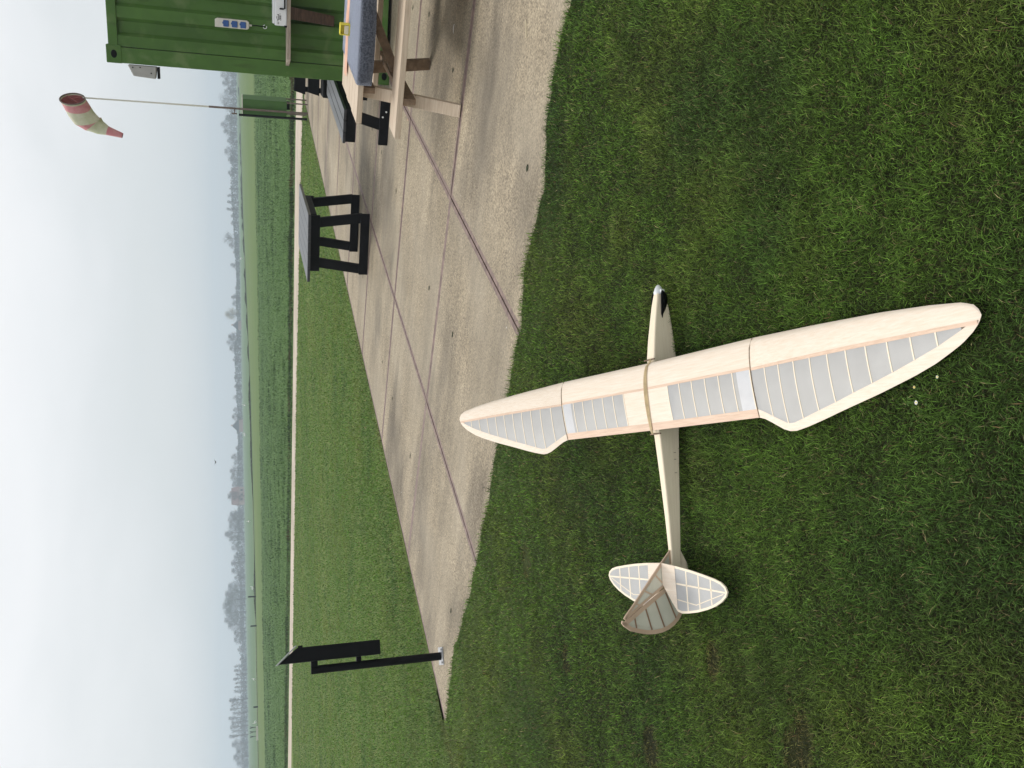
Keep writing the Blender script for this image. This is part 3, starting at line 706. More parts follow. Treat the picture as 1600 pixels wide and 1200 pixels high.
# fuselage
st = [(.282, .013, .013, -.058, -.086), (.272, .015, .015, -.0545, -.092), (.251, .0175, .0175, -.050, -.099), (.225, .019, .019, -.044, -.105), (.173, .020, .021, -.034, -.111), (.096, .0235, .024, -.021, -.117), (.02, .0255, .026, -.011, -.120), (-.1, .0245, .025, -.011, -.119), (-.262, .021, .022, -.0125, -.114), (-.281, .020, .021, -.018, -.112), (-.417, .0175, .018, -.028, -.104), (-.602, .014, .0145, -.039, -.095), (-.717, .0112, .0115, -.043, -.089), (-.785, .0095, .010, -.044, -.086), (-.845, .006, .006, -.046, -.080)]
RR = []
for x, w1, w2, zt, zbm in st:
    c = min(.005, w1 * .4)
    RR.append([(x, w2 - c, zbm), (x, w2, zbm + c), (x, w1, zt - c), (x, w1 - c * .3, zt - c * .3), (x, w1 - c, zt), (x, -w1 + c, zt), (x, -w1 + c * .3, zt - c * .3), (x, -w1, zt - c), (x, -w2, zbm + c), (x, -w2 + c, zbm)])
fus = MB().rings(RR).build('fuselage', 'balsal', gl)
mb = MB(); mb.face([(-.72, 0, -.088), (-.79, 0, -.125), (-.812, 0, -.118), (-.83, 0, -.082)]); t2 = mb.build('tail_skid', 'balsal', gl)
sm_ = t2.modifiers.new('solid', 'SOLIDIFY'); sm_.thickness = .004; sm_.offset = 0
# vents/marks on the side
for i, xx in enumerate((-.352, -.378, -.43)):
    MB().box(xx, xx + .0015, -.0205 + .0045 * (-xx - .3) * 1.4, -.0188 + .0045 * (-xx - .3) * 1.4, -.088, -.078).build('pencil_tick', 'seam', fus)
# nose cone and folded blades
mb = MB(); rs = []
for x, r in ((.276, .0175), (.286, .0178), (.294, .0170), (.302, .0142), (.309, .0100), (.3145, .0055), (.3165, .0008)):
    rs.append([(x, r * math.cos(a), -.072 + r * math.sin(a)) for a in lin(0, 2 * math.pi, 20)[:-1]])
spn = mb.rings(rs).build('spinner', 'white', gl, smooth=True)
for sg in (-1, 1):
    MB().box(.281, .294, min(sg * .012, sg * .026), max(sg * .012, sg * .026), -.082, -.066).build('blade_root', 'white', spn, bevel=.001)
    prof = [(.291, .004, -.075), (.286, .011, -.076), (.274, .0165, -.077), (.256, .0185, -.077), (.235, .0170, -.075), (.214, .0130, -.072), (.195, .008, -.069), (.180, .002, -.066)]
    rows = []
    for k, (x, hw, zc) in enumerate(prof):
        yy = .020 + .009 * math.sin(math.pi * min(1, k / 6.0))
        rows.append([(x, sg * (yy + .004 * (1 - abs(j_ - 2) / 2) + .004 * (j_ - 2) / 2), zc + hw * (j_ - 2) / 2) for j_ in range(5)])
    bl = MB().grid(rows).build('propeller_blade', 'blackm', gl, smooth=True)
    q = bl.modifiers.new('solid', 'SOLIDIFY'); q.thickness = .0018
# dowels and rubber bands
for x, z in ((.014, -.006), (-.276, -.012)):
    MB().tube([(x, -.034, z), (x, .034, z)], .0028, 8).build('dowel', 'pinedark', gl)
mb = MB()
for k in range(7):
    pts = []
    yo = (k - 3) * .0028
    for c in lin(-.014, .276, 22):
        h = (.262 * .088 * shp(c / .262) if 0 < c < .262 else 0)
        arc = math.sin(math.pi * (c + .014) / .29)
        pts.append((-c, yo * (0.55 + .7 * arc) + .003 * math.sin(k * 2.1) * arc - .012 + .016 * (c / .26), max(h, 0) + .0032 - (.006 if c < -.01 or c > .268 else 0) + .0006 * (k % 2)))
    mb.tube(pts, .00135, 6)
mb.build('rubber_bands', 'rubber', gl, smooth=True)
# framed plates for the tail
def plate(outline, inset, basis, thick, fname, mframe, mfilm, ribs, parent, fillname='covering', ribw=.0062, solid_upto=None):
    o_, ax, ay, an = [Vector(q) for q in basis]
    n = len(outline); cx = sum(p[0] for p in outline) / n; cy = sum(p[1] for p in outline) / n
    area = sum(outline[i][0] * outline[(i + 1) % n][1] - outline[(i + 1) % n][0] * outline[i][1] for i in range(n)); sg = 1 if area > 0 else -1
    ins = []
    for i in range(n):
        p0, p1, p2 = Vector(outline[i - 1]), Vector(outline[i]), Vector(outline[(i + 1) % n])
        e1 = (p1 - p0).normalized(); e2 = (p2 - p1).normalized()
        nn = Vector((-e1.y - e2.y, e1.x + e2.x)) * sg
        nn = nn.normalized() / max(.45, math.cos(e1.angle(e2) / 2)); ins.append(p1 + nn * (inset[i] if isinstance(inset, list) else inset))
    def W(p, z): return o_ + ax * p[0] + ay * p[1] + an * z
    h = thick / 2; mb = MB()
    for i in range(n):
        k = (i + 1) % n
        mb.face([W(outline[i], h), W(outline[k], h), W(ins[k], h), W(ins[i], h)]); mb.face([W(outline[k], -h), W(outline[i], -h), W(ins[i], -h), W(ins[k], -h)])
        mb.face([W(outline[i], -h), W(outline[k], -h), W(outline[k], h), W(outline[i], h)]); mb.face([W(ins[k], -h), W(ins[i], -h), W(ins[i], h), W(ins[k], h)])
    fr = mb.build(fname, mframe, parent)
    mb = MB(); g_ = h * .8
    mid = [(Vector(outline[i]) * .3 + ins[i] * .7) for i in range(n)]
    mb.face([W(p, g_) for p in mid]); mb.face([W(p, -g_) for p in mid][::-1]); mb.build(fillname, mfilm, fr)
    for r_ in ribs:
        a, c = Vector(r_[0]), Vector(r_[1]); wd_r = r_[2] if len(r_) > 2 else ribw
        e_ = (c - a).normalized(); s_ = Vector((-e_.y, e_.x)) * wd_r / 2; z = h * .98
        mb = MB(); mb.hexa([W(a - s_, -z), W(c - s_, -z), W(c + s_, -z), W(a + s_, -z), W(a - s_, z), W(c - s_, z), W(c + s_, z), W(a + s_, z)]); mb.build('rib', 'finrib' if fname == 'rudder' else mframe, fr)
    return fr
VB = [(0, 0, 0), (1, 0, 0), (0, 0, 1), (0, -1, 0)]
fin_o = [(-.722, -.043), (-.768, .004), (-.843, .077), (-.907, .138), (-.944, .176), (-.956, .186), (-.962, .178), (-.908, .086), (-.852, -.016), (-.836, -.048)]
plate(fin_o, .010, VB, .006, 'fin', 'finwood', 'filmf', [((-.805, .038), (-.842, .003)), ((-.768, .004), (-.80, -.035)), ((-.862, .092), (-.885, .045)), ((-.905, .132), (-.918, .105))], gl)
rud_o = [(-.962, .193), (-.972, .196), (-.984, .186), (-1.004, .158), (-1.016, .120), (-1.024, .085), (-1.027, .050), (-1.025, .018), (-1.018, -.012), (-1.005, -.040), (-.988, -.062), (-.965, -.080), (-.93, -.093), (-.89, -.096), (-.852, -.088), (-.842, -.055), (-.858, -.016), (-.913, .086), (-.966, .180)]
plate(rud_o, .0155, VB, .006, 'rudder', 'finwood', 'filmf', [((-.870, -.005), (-.985, -.052)), ((-.893, .045), (-1.008, .006)), ((-.918, .090), (-1.010, .064)), ((-.945, .14), (-.998, .132)), ((-.862, -.04), (-.94, -.085))], gl)
HB = lambda sg: [(0, 0, 0), (1, 0, 0), (0, sg, 0), (0, 0, 1)]
for sg in (-1, 1):
    so_ = [(-.768, .0035), (-.7745, .10), (-.783, .18), (-.793, .25), (-.803, .31), (-.812, .345), (-.826, .368), (-.843, .376), (-.860, .368), (-.880, .343), (-.898, .308), (-.914, .264), (-.930, .205), (-.940, .150), (-.944, .115), (-.940, .088), (-.915, .062), (-.873, .025), (-.846, .0035)]
    sp_ = plate(so_, .0085, HB(sg), .006, 'stabiliser_half', 'cream', 'filmt', [((-.780, .151), (-.933, .151)), ((-.790, .221), (-.918, .221)), ((-.801, .289), (-.895, .289)), ((-.838, .09), (-.846, .365), .006), ((-.896, .09), (-.905, .20), .003), ((-.905, .20), (-.852, .355), .003)], gl)
    mb = MB(); q = [(-.769, .004), (-.7735, .086), (-.940, .090), (-.915, .063), (-.873, .026), (-.847, .004)]
    mb.face([(x, sg * y, .0036) for x, y in q]); mb.face([(x, sg * y, -.0036) for x, y in q]); mb.build('root_sheeting', 'balsa', sp_)
MB().box(-.83, -.775, -.0045, .0045, -.046, -.0037).build('stabiliser_mount', 'balsal', gl)

# ------------------------------------------------------------ shipping container and what hangs on it
ph = math.radians(-22)
ct = empty('shipping_container', (3.36, 9.86, 0), ph, 'tall green corrugated shipping container standing on the slabs', 'container')
CL, CW, CH = 6.06, 2.44, 2.896
def corr(mb, L, z0, z1, x0, y=0.0, depth=.048, period=.278, axis='x', yo=0.0, outward=-1):
    xs = []; x = x0; seq = ((.072, 0), (.068, 0), (.070, 1), (.068, 1)); pts = [(x, 1)]
    while x < L - .2:
        for w_, lv in ((.104, 1), (.034, 0), (.106, 0), (.034, 1)):
            x += w_
            if x > L - .15: break
            pts.append((x, lv))
    pts.append((L - .15, pts[-1][1]))
    rows = []
    for x, lv in pts:
        yy = yo + (0.014 + depth * (1 - lv)) * -outward
        if axis == 'x': rows.append([(x, yy, z0), (x, yy, z1)])
        else: rows.append([(yy, x, z0), (yy, x, z1)])
    mb.grid(rows, flip=(axis != 'x')); return mb
mb = MB()
corr(mb, CL, .16, 2.79, .165)
corr(mb, CW, .16, 2.79, .165, axis='y')
mb.face([(.02, .02, 2.86), (CL - .02, .02, 2.86), (CL - .02, CW - .02, 2.86), (.02, CW - .02, 2.86)])
mb.face([(CL - .03, .05, .1), (CL - .03, CW - .05, .1), (CL - .03, CW - .05, 2.8), (CL - .03, .05, 2.8)])
mb.face([(.05, CW - .03, .1), (.05, CW - .03, 2.8), (CL - .05, CW - .03, 2.8), (CL - .05, CW - .03, .1)])
mb.face([(.03, .03, .14), (.03, CW - .03, .14), (CL - .03, CW - .03, .14), (CL - .03, .03, .14)])
mb.build('corrugated_walls', 'green', ct)
for x in (0, CL):
    for y in (0, CW):
        sx = 1 if x == 0 else -1; sy = 1 if y == 0 else -1
        MB().box(min(x + sx * .004, x + sx * .158), max(x + sx * .004, x + sx * .158), min(y + sy * .004, y + sy * .12), max(y + sy * .004, y + sy * .12), .12, CH - .12).build('corner_post', 'green', ct, bevel=.006)
mb = MB(); mb.box(.17, CL - .17, .003, .06, 2.78, 2.872); mb.box(.17, CL - .17, .0, .07, .04, .162); mb.box(.003, .06, .12, CW - .12, 2.78, 2.872); mb.box(0, .07, .12, CW - .12, .04, .162)
mb.build('rails', 'green', ct, bevel=.005)
for x in (0, CL - .178):
    for y in (0, CW - .162):
        for z in (0, CH - .118 - .03):
            hh = .148 if z else .118
            mb = MB(); mb.box(x, x + .178, y, y + .162, z, z + hh)
            cc = mb.build('corner_casting', 'green', ct, bevel=.008)
            if y == 0:
                m2 = MB(); a = x + .089; zc = z + hh * .5
                ring = [(a + .040 * (1.0 if abs(math.cos(t_)) > .5 else .9) * math.cos(t_), -.0015, zc + .029 * math.sin(t_)) for t_ in lin(0, 2 * math.pi, 20)[:-1]]
                m2.face(ring); m2.build('lashing_hole', 'seam' if False else 'blackm', cc)
# end mounted grey box
t = empty('electrical_box', Matrix.Rotation(ph, 4, 'Z') @ Vector((-.068, .055, 2.56)) + Vector((3.36, 9.86, 0)), ph, 'weathered pale grey box bolted high on the container corner', 'utility box')
mb = MB(); mb.hexa([(-.06, -.06, -.125), (.062, -.06, -.14), (.062, .06, -.14), (-.06, .06, -.125), (-.045, -.06, .09), (.062, -.06, .14), (.062, .06, .14), (-.045, .06, .09)])
mb.build('housing', 'greybox', t, bevel=.012)
mb = MB(); mb.box(-.055, .058, -.05, .05, -.165, -.142); mb.build('lens_underside', 'blackm', t)
for x, z in ((.04, .09), (.045, .02), (-.005, -.085)):
    MB().tube([(x, -.059, z), (x, -.064, z)], .007, 8).build('bolt', 'blackm', t)
# socket strip
def on_face(x, z, out=0.0): return Matrix.Rotation(ph, 4, 'Z') @ Vector((x, -out, z)) + Vector((3.36, 9.86, 0))
t = empty('socket_strip', on_face(.485, 1.66, .0), ph, 'off-white weatherproof strip of three blue power sockets on the container wall', 'power socket')
mb = MB(); pr = [(-.045, -.145), (-.03, -.165), (.03, -.165), (.045, -.145), (.045, .15), (.03, .175), (-.045, .175)]
mb.rings([[(x, 0.005, z) for x, z in pr], [(x, -.045, z) for x, z in pr], [(x * .9, -.055, z * .97) for x, z in pr]]); mb.build('housing', 'offwhite', t, bevel=.003)
for z in (.065, -.02, -.105):
    q = MB().box(-.034, .028, -.068, -.054, z - .028, z + .028).build('socket_lid', 'blue', t, bevel=.01, seg=3)
    MB().box(-.008, .012, -.072, -.066, z + .024, z + .036).build('lid_hinge', 'blue', q, bevel=.002)
MB().tube([(0, -.03, -.163), (0, -.03, -.192)], [.012, .009], 12).build('cable_gland', 'offwhite', t)
MB().tube([(0, -.03, -.19), (.004, -.03, -.24), (.002, -.02, -.30), (.0, -.006, -.325)], .0055, 8).build('cable', 'blackm', t)
mb = MB(); mb.tube([(.018 * math.cos(a), -.012, -.325 + .018 * math.sin(a)) for a in lin(0, 5.2, 14)], .0035, 6); mb.build('cable_hook', 'white', t)
# shelf
t = empty('wall_shelf', on_face(0, 0), ph, 'grey wooden board shelf fixed to the green container wall', 'shelf')
mb = MB(); zz0, zz1 = 1.085, 1.122
mb.hexa([(.19, -.27, zz0), (1.9, -.27, zz0), (1.9, -.004, zz0), (.115, -.004, zz0), (.19, -.27, zz1), (1.9, -.27, zz1), (1.9, -.004, zz1), (.115, -.004, zz1)])
mb.build('board', 'shelf', t, bevel=.003)
for x in (.585, 1.6):
    mb = MB(); mb.hexa([(x - .03, -.035, .62), (x + .075, -.035, .62), (x + .075, .0, .62), (x - .03, .0, .62), (x + .0, -.24, 1.083), (x + .12, -.24, 1.083), (x + .12, .0, 1.083), (x + .0, .0, 1.083)])
    mb.build('bracket', 'oldwood', t, bevel=.004)
# silver case on the shelf
t = empty('equipment_case', on_face(.50, 1.122, .0), ph, 'white metal equipment case with black handle lying on the wall shelf', 'case')
mb = MB(); mb.box(.012, .62, -.245, -.03, .002, .118); mb.build('case_body', 'white', t, bevel=.008)
mb = MB(); mb.box(.028, .60, -.235, -.04, .118, .142); mb.build('lid', 'white', t, bevel=.006)
mb = MB(); mb.box(.0, .018, -.255, -.225, .0, .028); mb.build('corner_guard', 'blackm', t, bevel=.003)
mb = MB(); mb.tube([(.175, -.25, .068), (.175, -.262, .064), (.175, -.266, .040), (.18, -.268, .024), (.44, -.268, .024), (.445, -.266, .040), (.445, -.262, .064), (.445, -.25, .068)], .0085, 8); mb.build('handle', 'blackm', t, smooth=True)
mb = MB()
for i, (x, z, w_, h_) in enumerate(((.060, .092, .007, .012), (.070, .084, .006, .024), (.081, .078, .006, .030), (.092, .080, .006, .026), (.103, .078, .006, .028), (.114, .088, .007, .016), (.062, .062, .050, .005), (.078, .104, .022, .004), (.118, .070, .014, .004), (.026, .088, .005, .014), (.036, .086, .005, .016), (.046, .090, .004, .010))):
    mb.face([(x, -.2462, z - h_ / 2), (x + w_, -.2462, z - h_ / 2), (x + w_, -.2462, z + h_ / 2), (x, -.2462, z + h_ / 2)])
mb.build('printed_emblem', 'blackm', t)

# ------------------------------------------------------------ pine picnic table with carpet
tu, tv = 7.30, -2.17
t = empty('pine_picnic_table', uvw(tu, 0), AN - math.pi / 2, 'raw pine picnic table beside the green container', 'picnic table')
# local x = along V, local y = along U
x0, x1 = -2.15, -.02
for i in range(6):
    y = -.52 + i * .176
    MB().box(x0 + random.uniform(-.01, .01), x1, y, y + .160, .728, .770).build('top_plank', 'pine', t, bevel=.003)
for y in (-.71, -.565, .575, .72):
    MB().box(x0 - .04, x1 + .04, y, y + .138, .456, .500).build('seat_plank', 'pine', t, bevel=.003)
for x in (-1.955, -.22):
    for sg in (-1, 1):
        mb = MB(); mb.beam((x, sg * .665, 0), (x, sg * .30, .727), .045, .095, up=(1, 0, 0)); mb.build('leg', 'pinedark' if x > -1 or sg > 0 else 'pine', t, bevel=.003)
    mb = MB(); mb.box(x + .024, x + .068, -.70, .70, .36, .455); mb.build('seat_beam', 'pinedark', t, bevel=.003)
    mb = MB(); mb.box(x + .024, x + .068, -.48, .48, .635, .727); mb.build('top_cleat', 'pinedark', t, bevel=.003)
for xa, xc in ((-1.90, -1.25), (-.27, -.85)):
    mb = MB(); mb.beam((xa, 0, .40), (xc, 0, .72), .045, .07); mb.build('brace', 'pinedark', t, bevel=.003)
cp = empty('carpet', uvw(tu, 0), AN - math.pi / 2, 'blue-grey carpet spread over the pine table and hanging down its front', 'carpet')
mb = MB(); rows = []
for x in lin(-1.86, .02, 40):
    w1 = .006 * math.sin(x * 9) + .004 * math.sin(x * 23)
    rows.append([(x, .50, .776), (x, .2, .777 + .002 * math.sin(x * 7)), (x, -.2, .777), (x, -.50, .778), (x, -.528, .774), (x, -.537 + w1 * .3, .76), (x, -.540 + w1, .72), (x, -.541 + w1 * 1.4, .672 + .006 * math.sin(x * 5))])
q = mb.grid(rows).build('pile', 'carpet', cp, smooth=True)
sm_ = q.modifiers.new('solid', 'SOLIDIFY'); sm_.thickness = .006; sm_.offset = 1
mb = MB(); rows = []
for x in lin(-1.98, .02, 44):
    h = .004 + .003 * math.sin(x * 11) + .002 * math.sin(x * 27)
    rows.append([(x, .13, .783), (x, .14, .786 + h), (x, .24, .788 + h), (x, .26 + .01 * math.sin(x * 8), .783)])
o_ = MB().grid(rows).build('foam_strip', 'orange'); o_.location = uvw(tu, 0); o_.rotation_euler = (0, 0, AN - math.pi / 2)
tag(o_, 'long orange foam strip along the back edge of the carpeted table', 'foam strip')
t = empty('yellow_holder', uvw(tu + .06, -1.60, .7835), AN - math.pi / 2 - .1, 'small bright yellow plastic holder standing on the carpeted table', 'holder'); t.scale = (.78, .78, .78)
mb = MB(); mb.box(-.055, .055, -.03, .03, 0, .012); mb.box(-.055, .055, .02, .03, .012, .10); mb.box(-.055, -.045, -.03, .02, .012, .10); mb.box(.045, .055, -.03, .02, .012, .10); mb.box(-.045, .045, -.03, .02, .088, .10); mb.build('shell', 'yellow', t, bevel=.004)
mb = MB(); mb.box(-.042, .042, -.034, .018, .013, .055); mb.build('block', 'cork', t, bevel=.004)

# ------------------------------------------------------------ black tables
bt = empty('black_table', (2.12, 12.25, 0), math.radians(-25), 'black wooden trestle table standing alone on the slabs', 'table')
Lh, Wh = .86, .44                         # half length along local y, half width along local x
for i in range(5):
    x = -Wh + i * .177
    MB().box(x, x + .170, -Lh, Lh, .765, .80).build('top_plank', 'blacktop', bt, bevel=.004)
for y in (-.56, .50):
    for sg in (-1, 1):
        MB().beam((sg * .345, y, .085), (sg * .265, y, .66), .125, .05, up=(0, 1, 0)).build('leg', 'black', bt, bevel=.004)
    MB().box(-.41, .41, y - .052, y - .028, .0, .115).build('foot_rail', 'black', bt, bevel=.004)
    MB().box(-.37, .37, y - .060, y - .028, .63, .764).build('apron', 'black', bt, bevel=.004)
for sg in (-1, 1):
    MB().box(sg * .36 - .015, sg * .36 + .015, -.57, .45, .67, .764).build('side_rail', 'black', bt, bevel=.004)
t = empty('low_black_bench', (2.73 + .19 * .84 + .5 * 1.09, 10.04 - .19 * .545 + .5 * 1.69, 0), math.radians(-32.8), 'low black slatted bench partly hidden behind the left end of the pine table', 'bench')
for i in range(3):
    x = -.19 + i * .128
    MB().box(x, x + .120, -1.0, 1.0, .475, .505).build('slat', 'blacktop', t, bevel=.004)
for y in (-.93, .90):
    MB().box(-.19, .19, y - .02, y + .02, .36, .474).build('apron', 'black', t, bevel=.004)
    MB().beam((.02, y - .0, .06), (.11, y - .0, .40), .12, .045, up=(0, 1, 0)).build('leg', 'black', t, bevel=.004)
    q = MB().box(-.19, .42, y - .064, y - .024, .0, .105).build('foot_rail', 'black', t, bevel=.004)
    for x, z in ((.06, .075), (.12, .04)):
        MB().tube([(x + .07, y - .063, z), (x + .07, y - .074, z)], .010, 10).build('bolt', 'bolt', q)
MB().box(.10, .14, -.93, .9, .37, .474).build('side_rail', 'black', t, bevel=.004)
t = empty('black_backrest_bench', (4.20, 13.0, 0), math.radians(-24), 'black wooden bench with a two-board backrest just left of the container', 'bench')
for z, y0_ in ((.68, .02), (.49, -.035)):
    mb = MB(); mb.hexa([(0, y0_ - .02, z), (1.7, y0_ - .02, z), (1.7, y0_ + .015, z), (0, y0_ + .015, z), (.035, y0_ + .025, z + .155), (1.7, y0_ + .025, z + .155), (1.7, y0_ + .06, z + .155), (.035, y0_ + .06, z + .155)])
    mb.build('back_board', 'black', t, bevel=.004)
for i in range(3): MB().box(.02, 1.7, -.42 + i * .14, -.285 + i * .14, .40, .47).build('seat_slat', 'black', t, bevel=.004)
for x in (.05, 1.55):
    MB().beam((x, .06, .0), (x + .02, .10, .84), .07, .05, up=(0, 1, 0)).build('back_post', 'black', t, bevel=.004)
    MB().beam((x, -.36, .0), (x, -.36, .40), .09, .05, up=(0, 1, 0)).build('leg', 'black', t, bevel=.004)
    MB().box(x - .03, x + .03, -.39, .08, .30, .398).build('side_board', 'black', t, bevel=.004)
    MB().box(x - .05, x + .05, -.42, .14, .0, .09).build('foot_rail', 'black', t, bevel=.004)

# ------------------------------------------------------------ post with slanted black sign box
sp = Vector((-2.375, 7.629, 0)); az = math.atan2(sp.x, sp.y)
t = empty('sign_stand', sp, -az, 'black steel stand with a slant-topped sign box on a base plate', 'sign')
# local y = away from the viewer, local x = to the right
MB().box(-.075, .075, -.09, .09, 0, .010).build('base_plate', 'alu', t, bevel=.002)
for x in (-.055, .055):
    MB().tube([(x, -.07, .010), (x, -.07, .022)], .009, 6).build('bolt', 'alu', t)
MB().tube([(0, 0, .01), (0, 0, 1.12)], .034, 20).build('post', 'blackm', t, smooth=False)
MB().box(-.034, .10, -.025, .025, 1.065, 1.12).build('upper_bracket', 'blackm', t, bevel=.003)
MB().box(.02, .10, -.022, .022, .70, .742).build('lower_bracket', 'blackm', t, bevel=.003)
mb = MB(); a_, b_ = .070, .190
mb.rings([[(a_, y, .545), (b_, y, .545), (b_, y, 1.23), (a_, y, 1.385)] for y in (-.11, .11)]); mb.build('sign_box', 'blackm', t, bevel=.005)
mb = MB(); mb.rings([[(a_ - .006, y, 1.393), (b_ + .018, y, 1.232), (b_ + .018, y, 1.244), (a_ - .006, y, 1.405)] for y in (-.125, .125)]); mb.build('slanted_top', 'signtop', t)
MB().tube([(b_ + .001, -.04, 1.205), (b_ + .016, -.04, 1.205)], .02, 12).build('hinge_knob', 'blackm', t)

# ------------------------------------------------------------ windsock mast with cabinet
t = empty('control_cabinet', (6.66, 21.75, 0), math.radians(45 + 12), 'green metal cabinet on thin rusty legs at the end of the lawn', 'cabinet')
MB().box(-.20, .20, -.20, .20, .475, 1.47).build('cabinet_body', 'green2', t, bevel=.004)
MB().box(-.206, .206, -.206, .206, 1.472, 1.486).build('roof_plate', 'offwhite', t)
MB().box(-.19, .19, -.208, -.201, .49, 1.45).build('door', 'green2', t, bevel=.002)
for x, y in ((-.18, -.18), (.18, -.18), (-.18, .18), (.18, .18)):
    MB().tube([(x, y, 0), (x, y, .475)], .016, 8).build('leg', 'rack', t)
MB().box(-.10, .05, -.16, .0, .40, .474).build('cable_box', 'blackm', t)
t = empty('windsock_mast', (6.50, 21.5, 0), 0, 'pale thin mast carrying the faded windsock beside the green cabinet', 'mast')
MB().tube([(0, 0, 0), (0, 0, 2.22)], .024, 10).build('lower_pole', 'rack', t)
MB().tube([(0, 0, 2.22), (0.0, 0, 4.86)], [.020, .016], 10).build('upper_pole', 'offwhite', t)
MB().box(-.13, .02, -.02, .02, 1.64, 1.665).build('clamp', 'rack', t)
MB().tube([(-.12, 0, 1.60), (-.12, 0, 1.72)], .018, 8).build('clamp_rod', 'rack', t)
MB().box(-.16, -.12, -.03, .03, .0, 1.56).build('back_post', 'blackm', t)
ws = empty('windsock', (6.50, 21.45, 4.86), 0, 'limp faded pink and cream windsock hanging at the mast head', 'windsock')
# axis points relative to the mast head, in the plane facing the viewer
ax = [((-.06, .0, .20), .255), ((-.20, .03, .12), .262), ((-.36, .05, .02), .27), ((-.50, .05, -.08), .272), ((-.575, .05, -.20), .225), ((-.635, .05, -.35), .155), ((-.695, .05, -.50), .10), ((-.745, .05, -.65), .076), ((-.79, .05, -.80), .056)]
ax = [(Vector(p), r) for p, r in ax]
cen = Vector((-.06, 0, .20)); nrm = Vector((.70, -.71, .06)).normalized()
R_ = []; prev = None
for i, (p, r) in enumerate(ax):
    d = ((ax[min(i + 1, len(ax) - 1)][0] - ax[max(i - 1, 0)][0]).normalized())
    f = min(1, max(0, (i - 2.6) / 2.4)); nn = ((-nrm) * (1 - f) + d * f).normalized()
    if i == 0: p = cen
    up = Vector((0, 0, 1)); a1 = (up - nn * up.dot(nn)).normalized(); a2 = nn.cross(a1)
    ring = []
    for k in range(28):
        th_ = 2 * math.pi * k / 28; wob = 1 + .05 * math.sin(3 * th_ + i * 1.3) * (i > 1)
        sq = 1 - .28 * math.sin(f * math.pi / 2) * (i < 6)
        ring.append(p + (a1 * math.cos(th_) + a2 * math.sin(th_) * sq) * r * wob)
    R_.append(ring)
def fine(rings, n=4):
    out = []
    for i in range(len(rings) - 1):
        for k in range(n): out.append([a.lerp(c, k / n) for a, c in zip(rings[i], rings[i + 1])])
    out.append(rings[-1]); return out
FR = fine(R_)
cuts = [(0, 1, 'cloth'), (1, 5, 'pink'), (5, 12, 'cloth'), (12, 16, 'pink'), (16, 24, 'cloth'), (24, 32, 'pink')]
for i0, i1, mm in cuts:
    MB().rings(FR[i0:i1 + 1], cap=False).build('pink_band' if mm == 'pink' else 'cream_band', mm, ws, smooth=True)
mb = MB(); mb.tube([p for p in FR[0]] + [FR[0][0]], .014, 8); mb.build('hoop', 'rack', ws, smooth=True)
mb = MB(); mb.tube([cen - Vector((0, 0, .0)), (0, 0, 0)], .012, 6); mb.tube([FR[0][4], FR[0][18]], .008, 6); mb.build('hoop_spoke', 'red', ws)
mb = MB(); mb.rings([[c + (cen - c) * .03 for c in r] for r in FR[1:9]], cap=False); mb.build('red_lining', 'red', ws, smooth=True)

# ------------------------------------------------------------ litter on the slabs
def litter(name, px, py, ln, wd, mt, label, cat, rz, z=.004, grp=None):
    c = pix(px, py); mb = MB()
    n = 7; rows = []
    for i in range(n):
        f = i / (n - 1); w_ = wd * math.sin(math.pi * (.08 + .84 * f)); k = .22 * ln * math.sin(math.pi * f) * .3
        rows.append([((f - .5) * ln, -w_ / 2, z + k), ((f - .5) * ln, 0, z + k * .6), ((f - .5) * ln, w_ / 2, z + k)])
    o = mb.grid(rows).build(name, mt); o.location = (c.x, c.y, 0); o.rotation_euler = (0, 0, rz)
    q = o.modifiers.new('solid', 'SOLIDIFY'); q.thickness = .001
    return tag(o, label, cat, grp)
litter('leaf', 706, 541, .03, .014, 'leafl', 'small pale leaf on the slab beside the far wing tip', 'leaf', .9)
litter('feather', 710, 45, .07, .016, 'petal', 'white feather on the dark slab in front of the pine table', 'feather', -.5)
litter('leaf', 684, 345, .035, .016, 'leafl', 'pale curled leaf between the lone black table and the lawn', 'leaf', .2)
litter('leaf', 638, 187, .03, .016, 'orange', 'orange-brown leaf at the joint by the pine table leg', 'leaf', .4)
litter('leaf', 655, 862, .03, .014, 'leafl', 'dry leaf lying toward the narrow end of the slabs', 'leaf', 1.1)
c = pix(823, 45); mb = MB(); mb.tube([(-.055, 0, .007), (0, .001, .008), (.055, 0, .006)], .0022, 7)
o = mb.build('stick', 'cork'); o.location = (c.x, c.y, 0); o.rotation_euler = (0, 0, .05); tag(o, 'thin white stick lying on the slab near the grass edge', 'stick')

# ------------------------------------------------------------ far meadow things
def pixd(x, y, Y, z=None):
    d = cF * FPX + axR * (x - 800) + axU * (600 - y); p = Vector((0, 0, H)) + d * (Y / d.y); return p
for py, h, Y, lb in ((932, .95, 128, 'tallest dark stake at the far ditch, above the sign stand'), (978, .7, 126, 'dark stake at the far ditch just beside the sign stand top'), (1105, .5, 127, 'short dark stake at the far ditch between the sign and the trough')):
    p = pixd(398, py, Y); mb = MB(); mb.beam((0, 0, -.05), (.02, 0, h), .16, .16, up=(0, 1, 0)); mb.beam((.02, 0, h), (.02, 0, h + .04), .19, .19, up=(0, 1, 0))
    o = mb.build('stake', 'blackm'); o.location = (p.x, Y, 0); tag(o, lb, 'post')
p = pixd(400, 1146, 126)
t = empty('water_trough', (p.x, 126, 0), .05, 'long pale concrete trough at the edge of the far field', 'trough')
mb = MB(); mb.box(-.85, .85, -.3, .3, 0, .03); mb.box(-.85, .85, -.3, -.24, .03, .26); mb.box(-.85, .85, .24, .3, .03, .26); mb.box(-.85, -.78, -.24, .24, .03, .26); mb.box(.78, .85, -.24, .24, .03, .26)
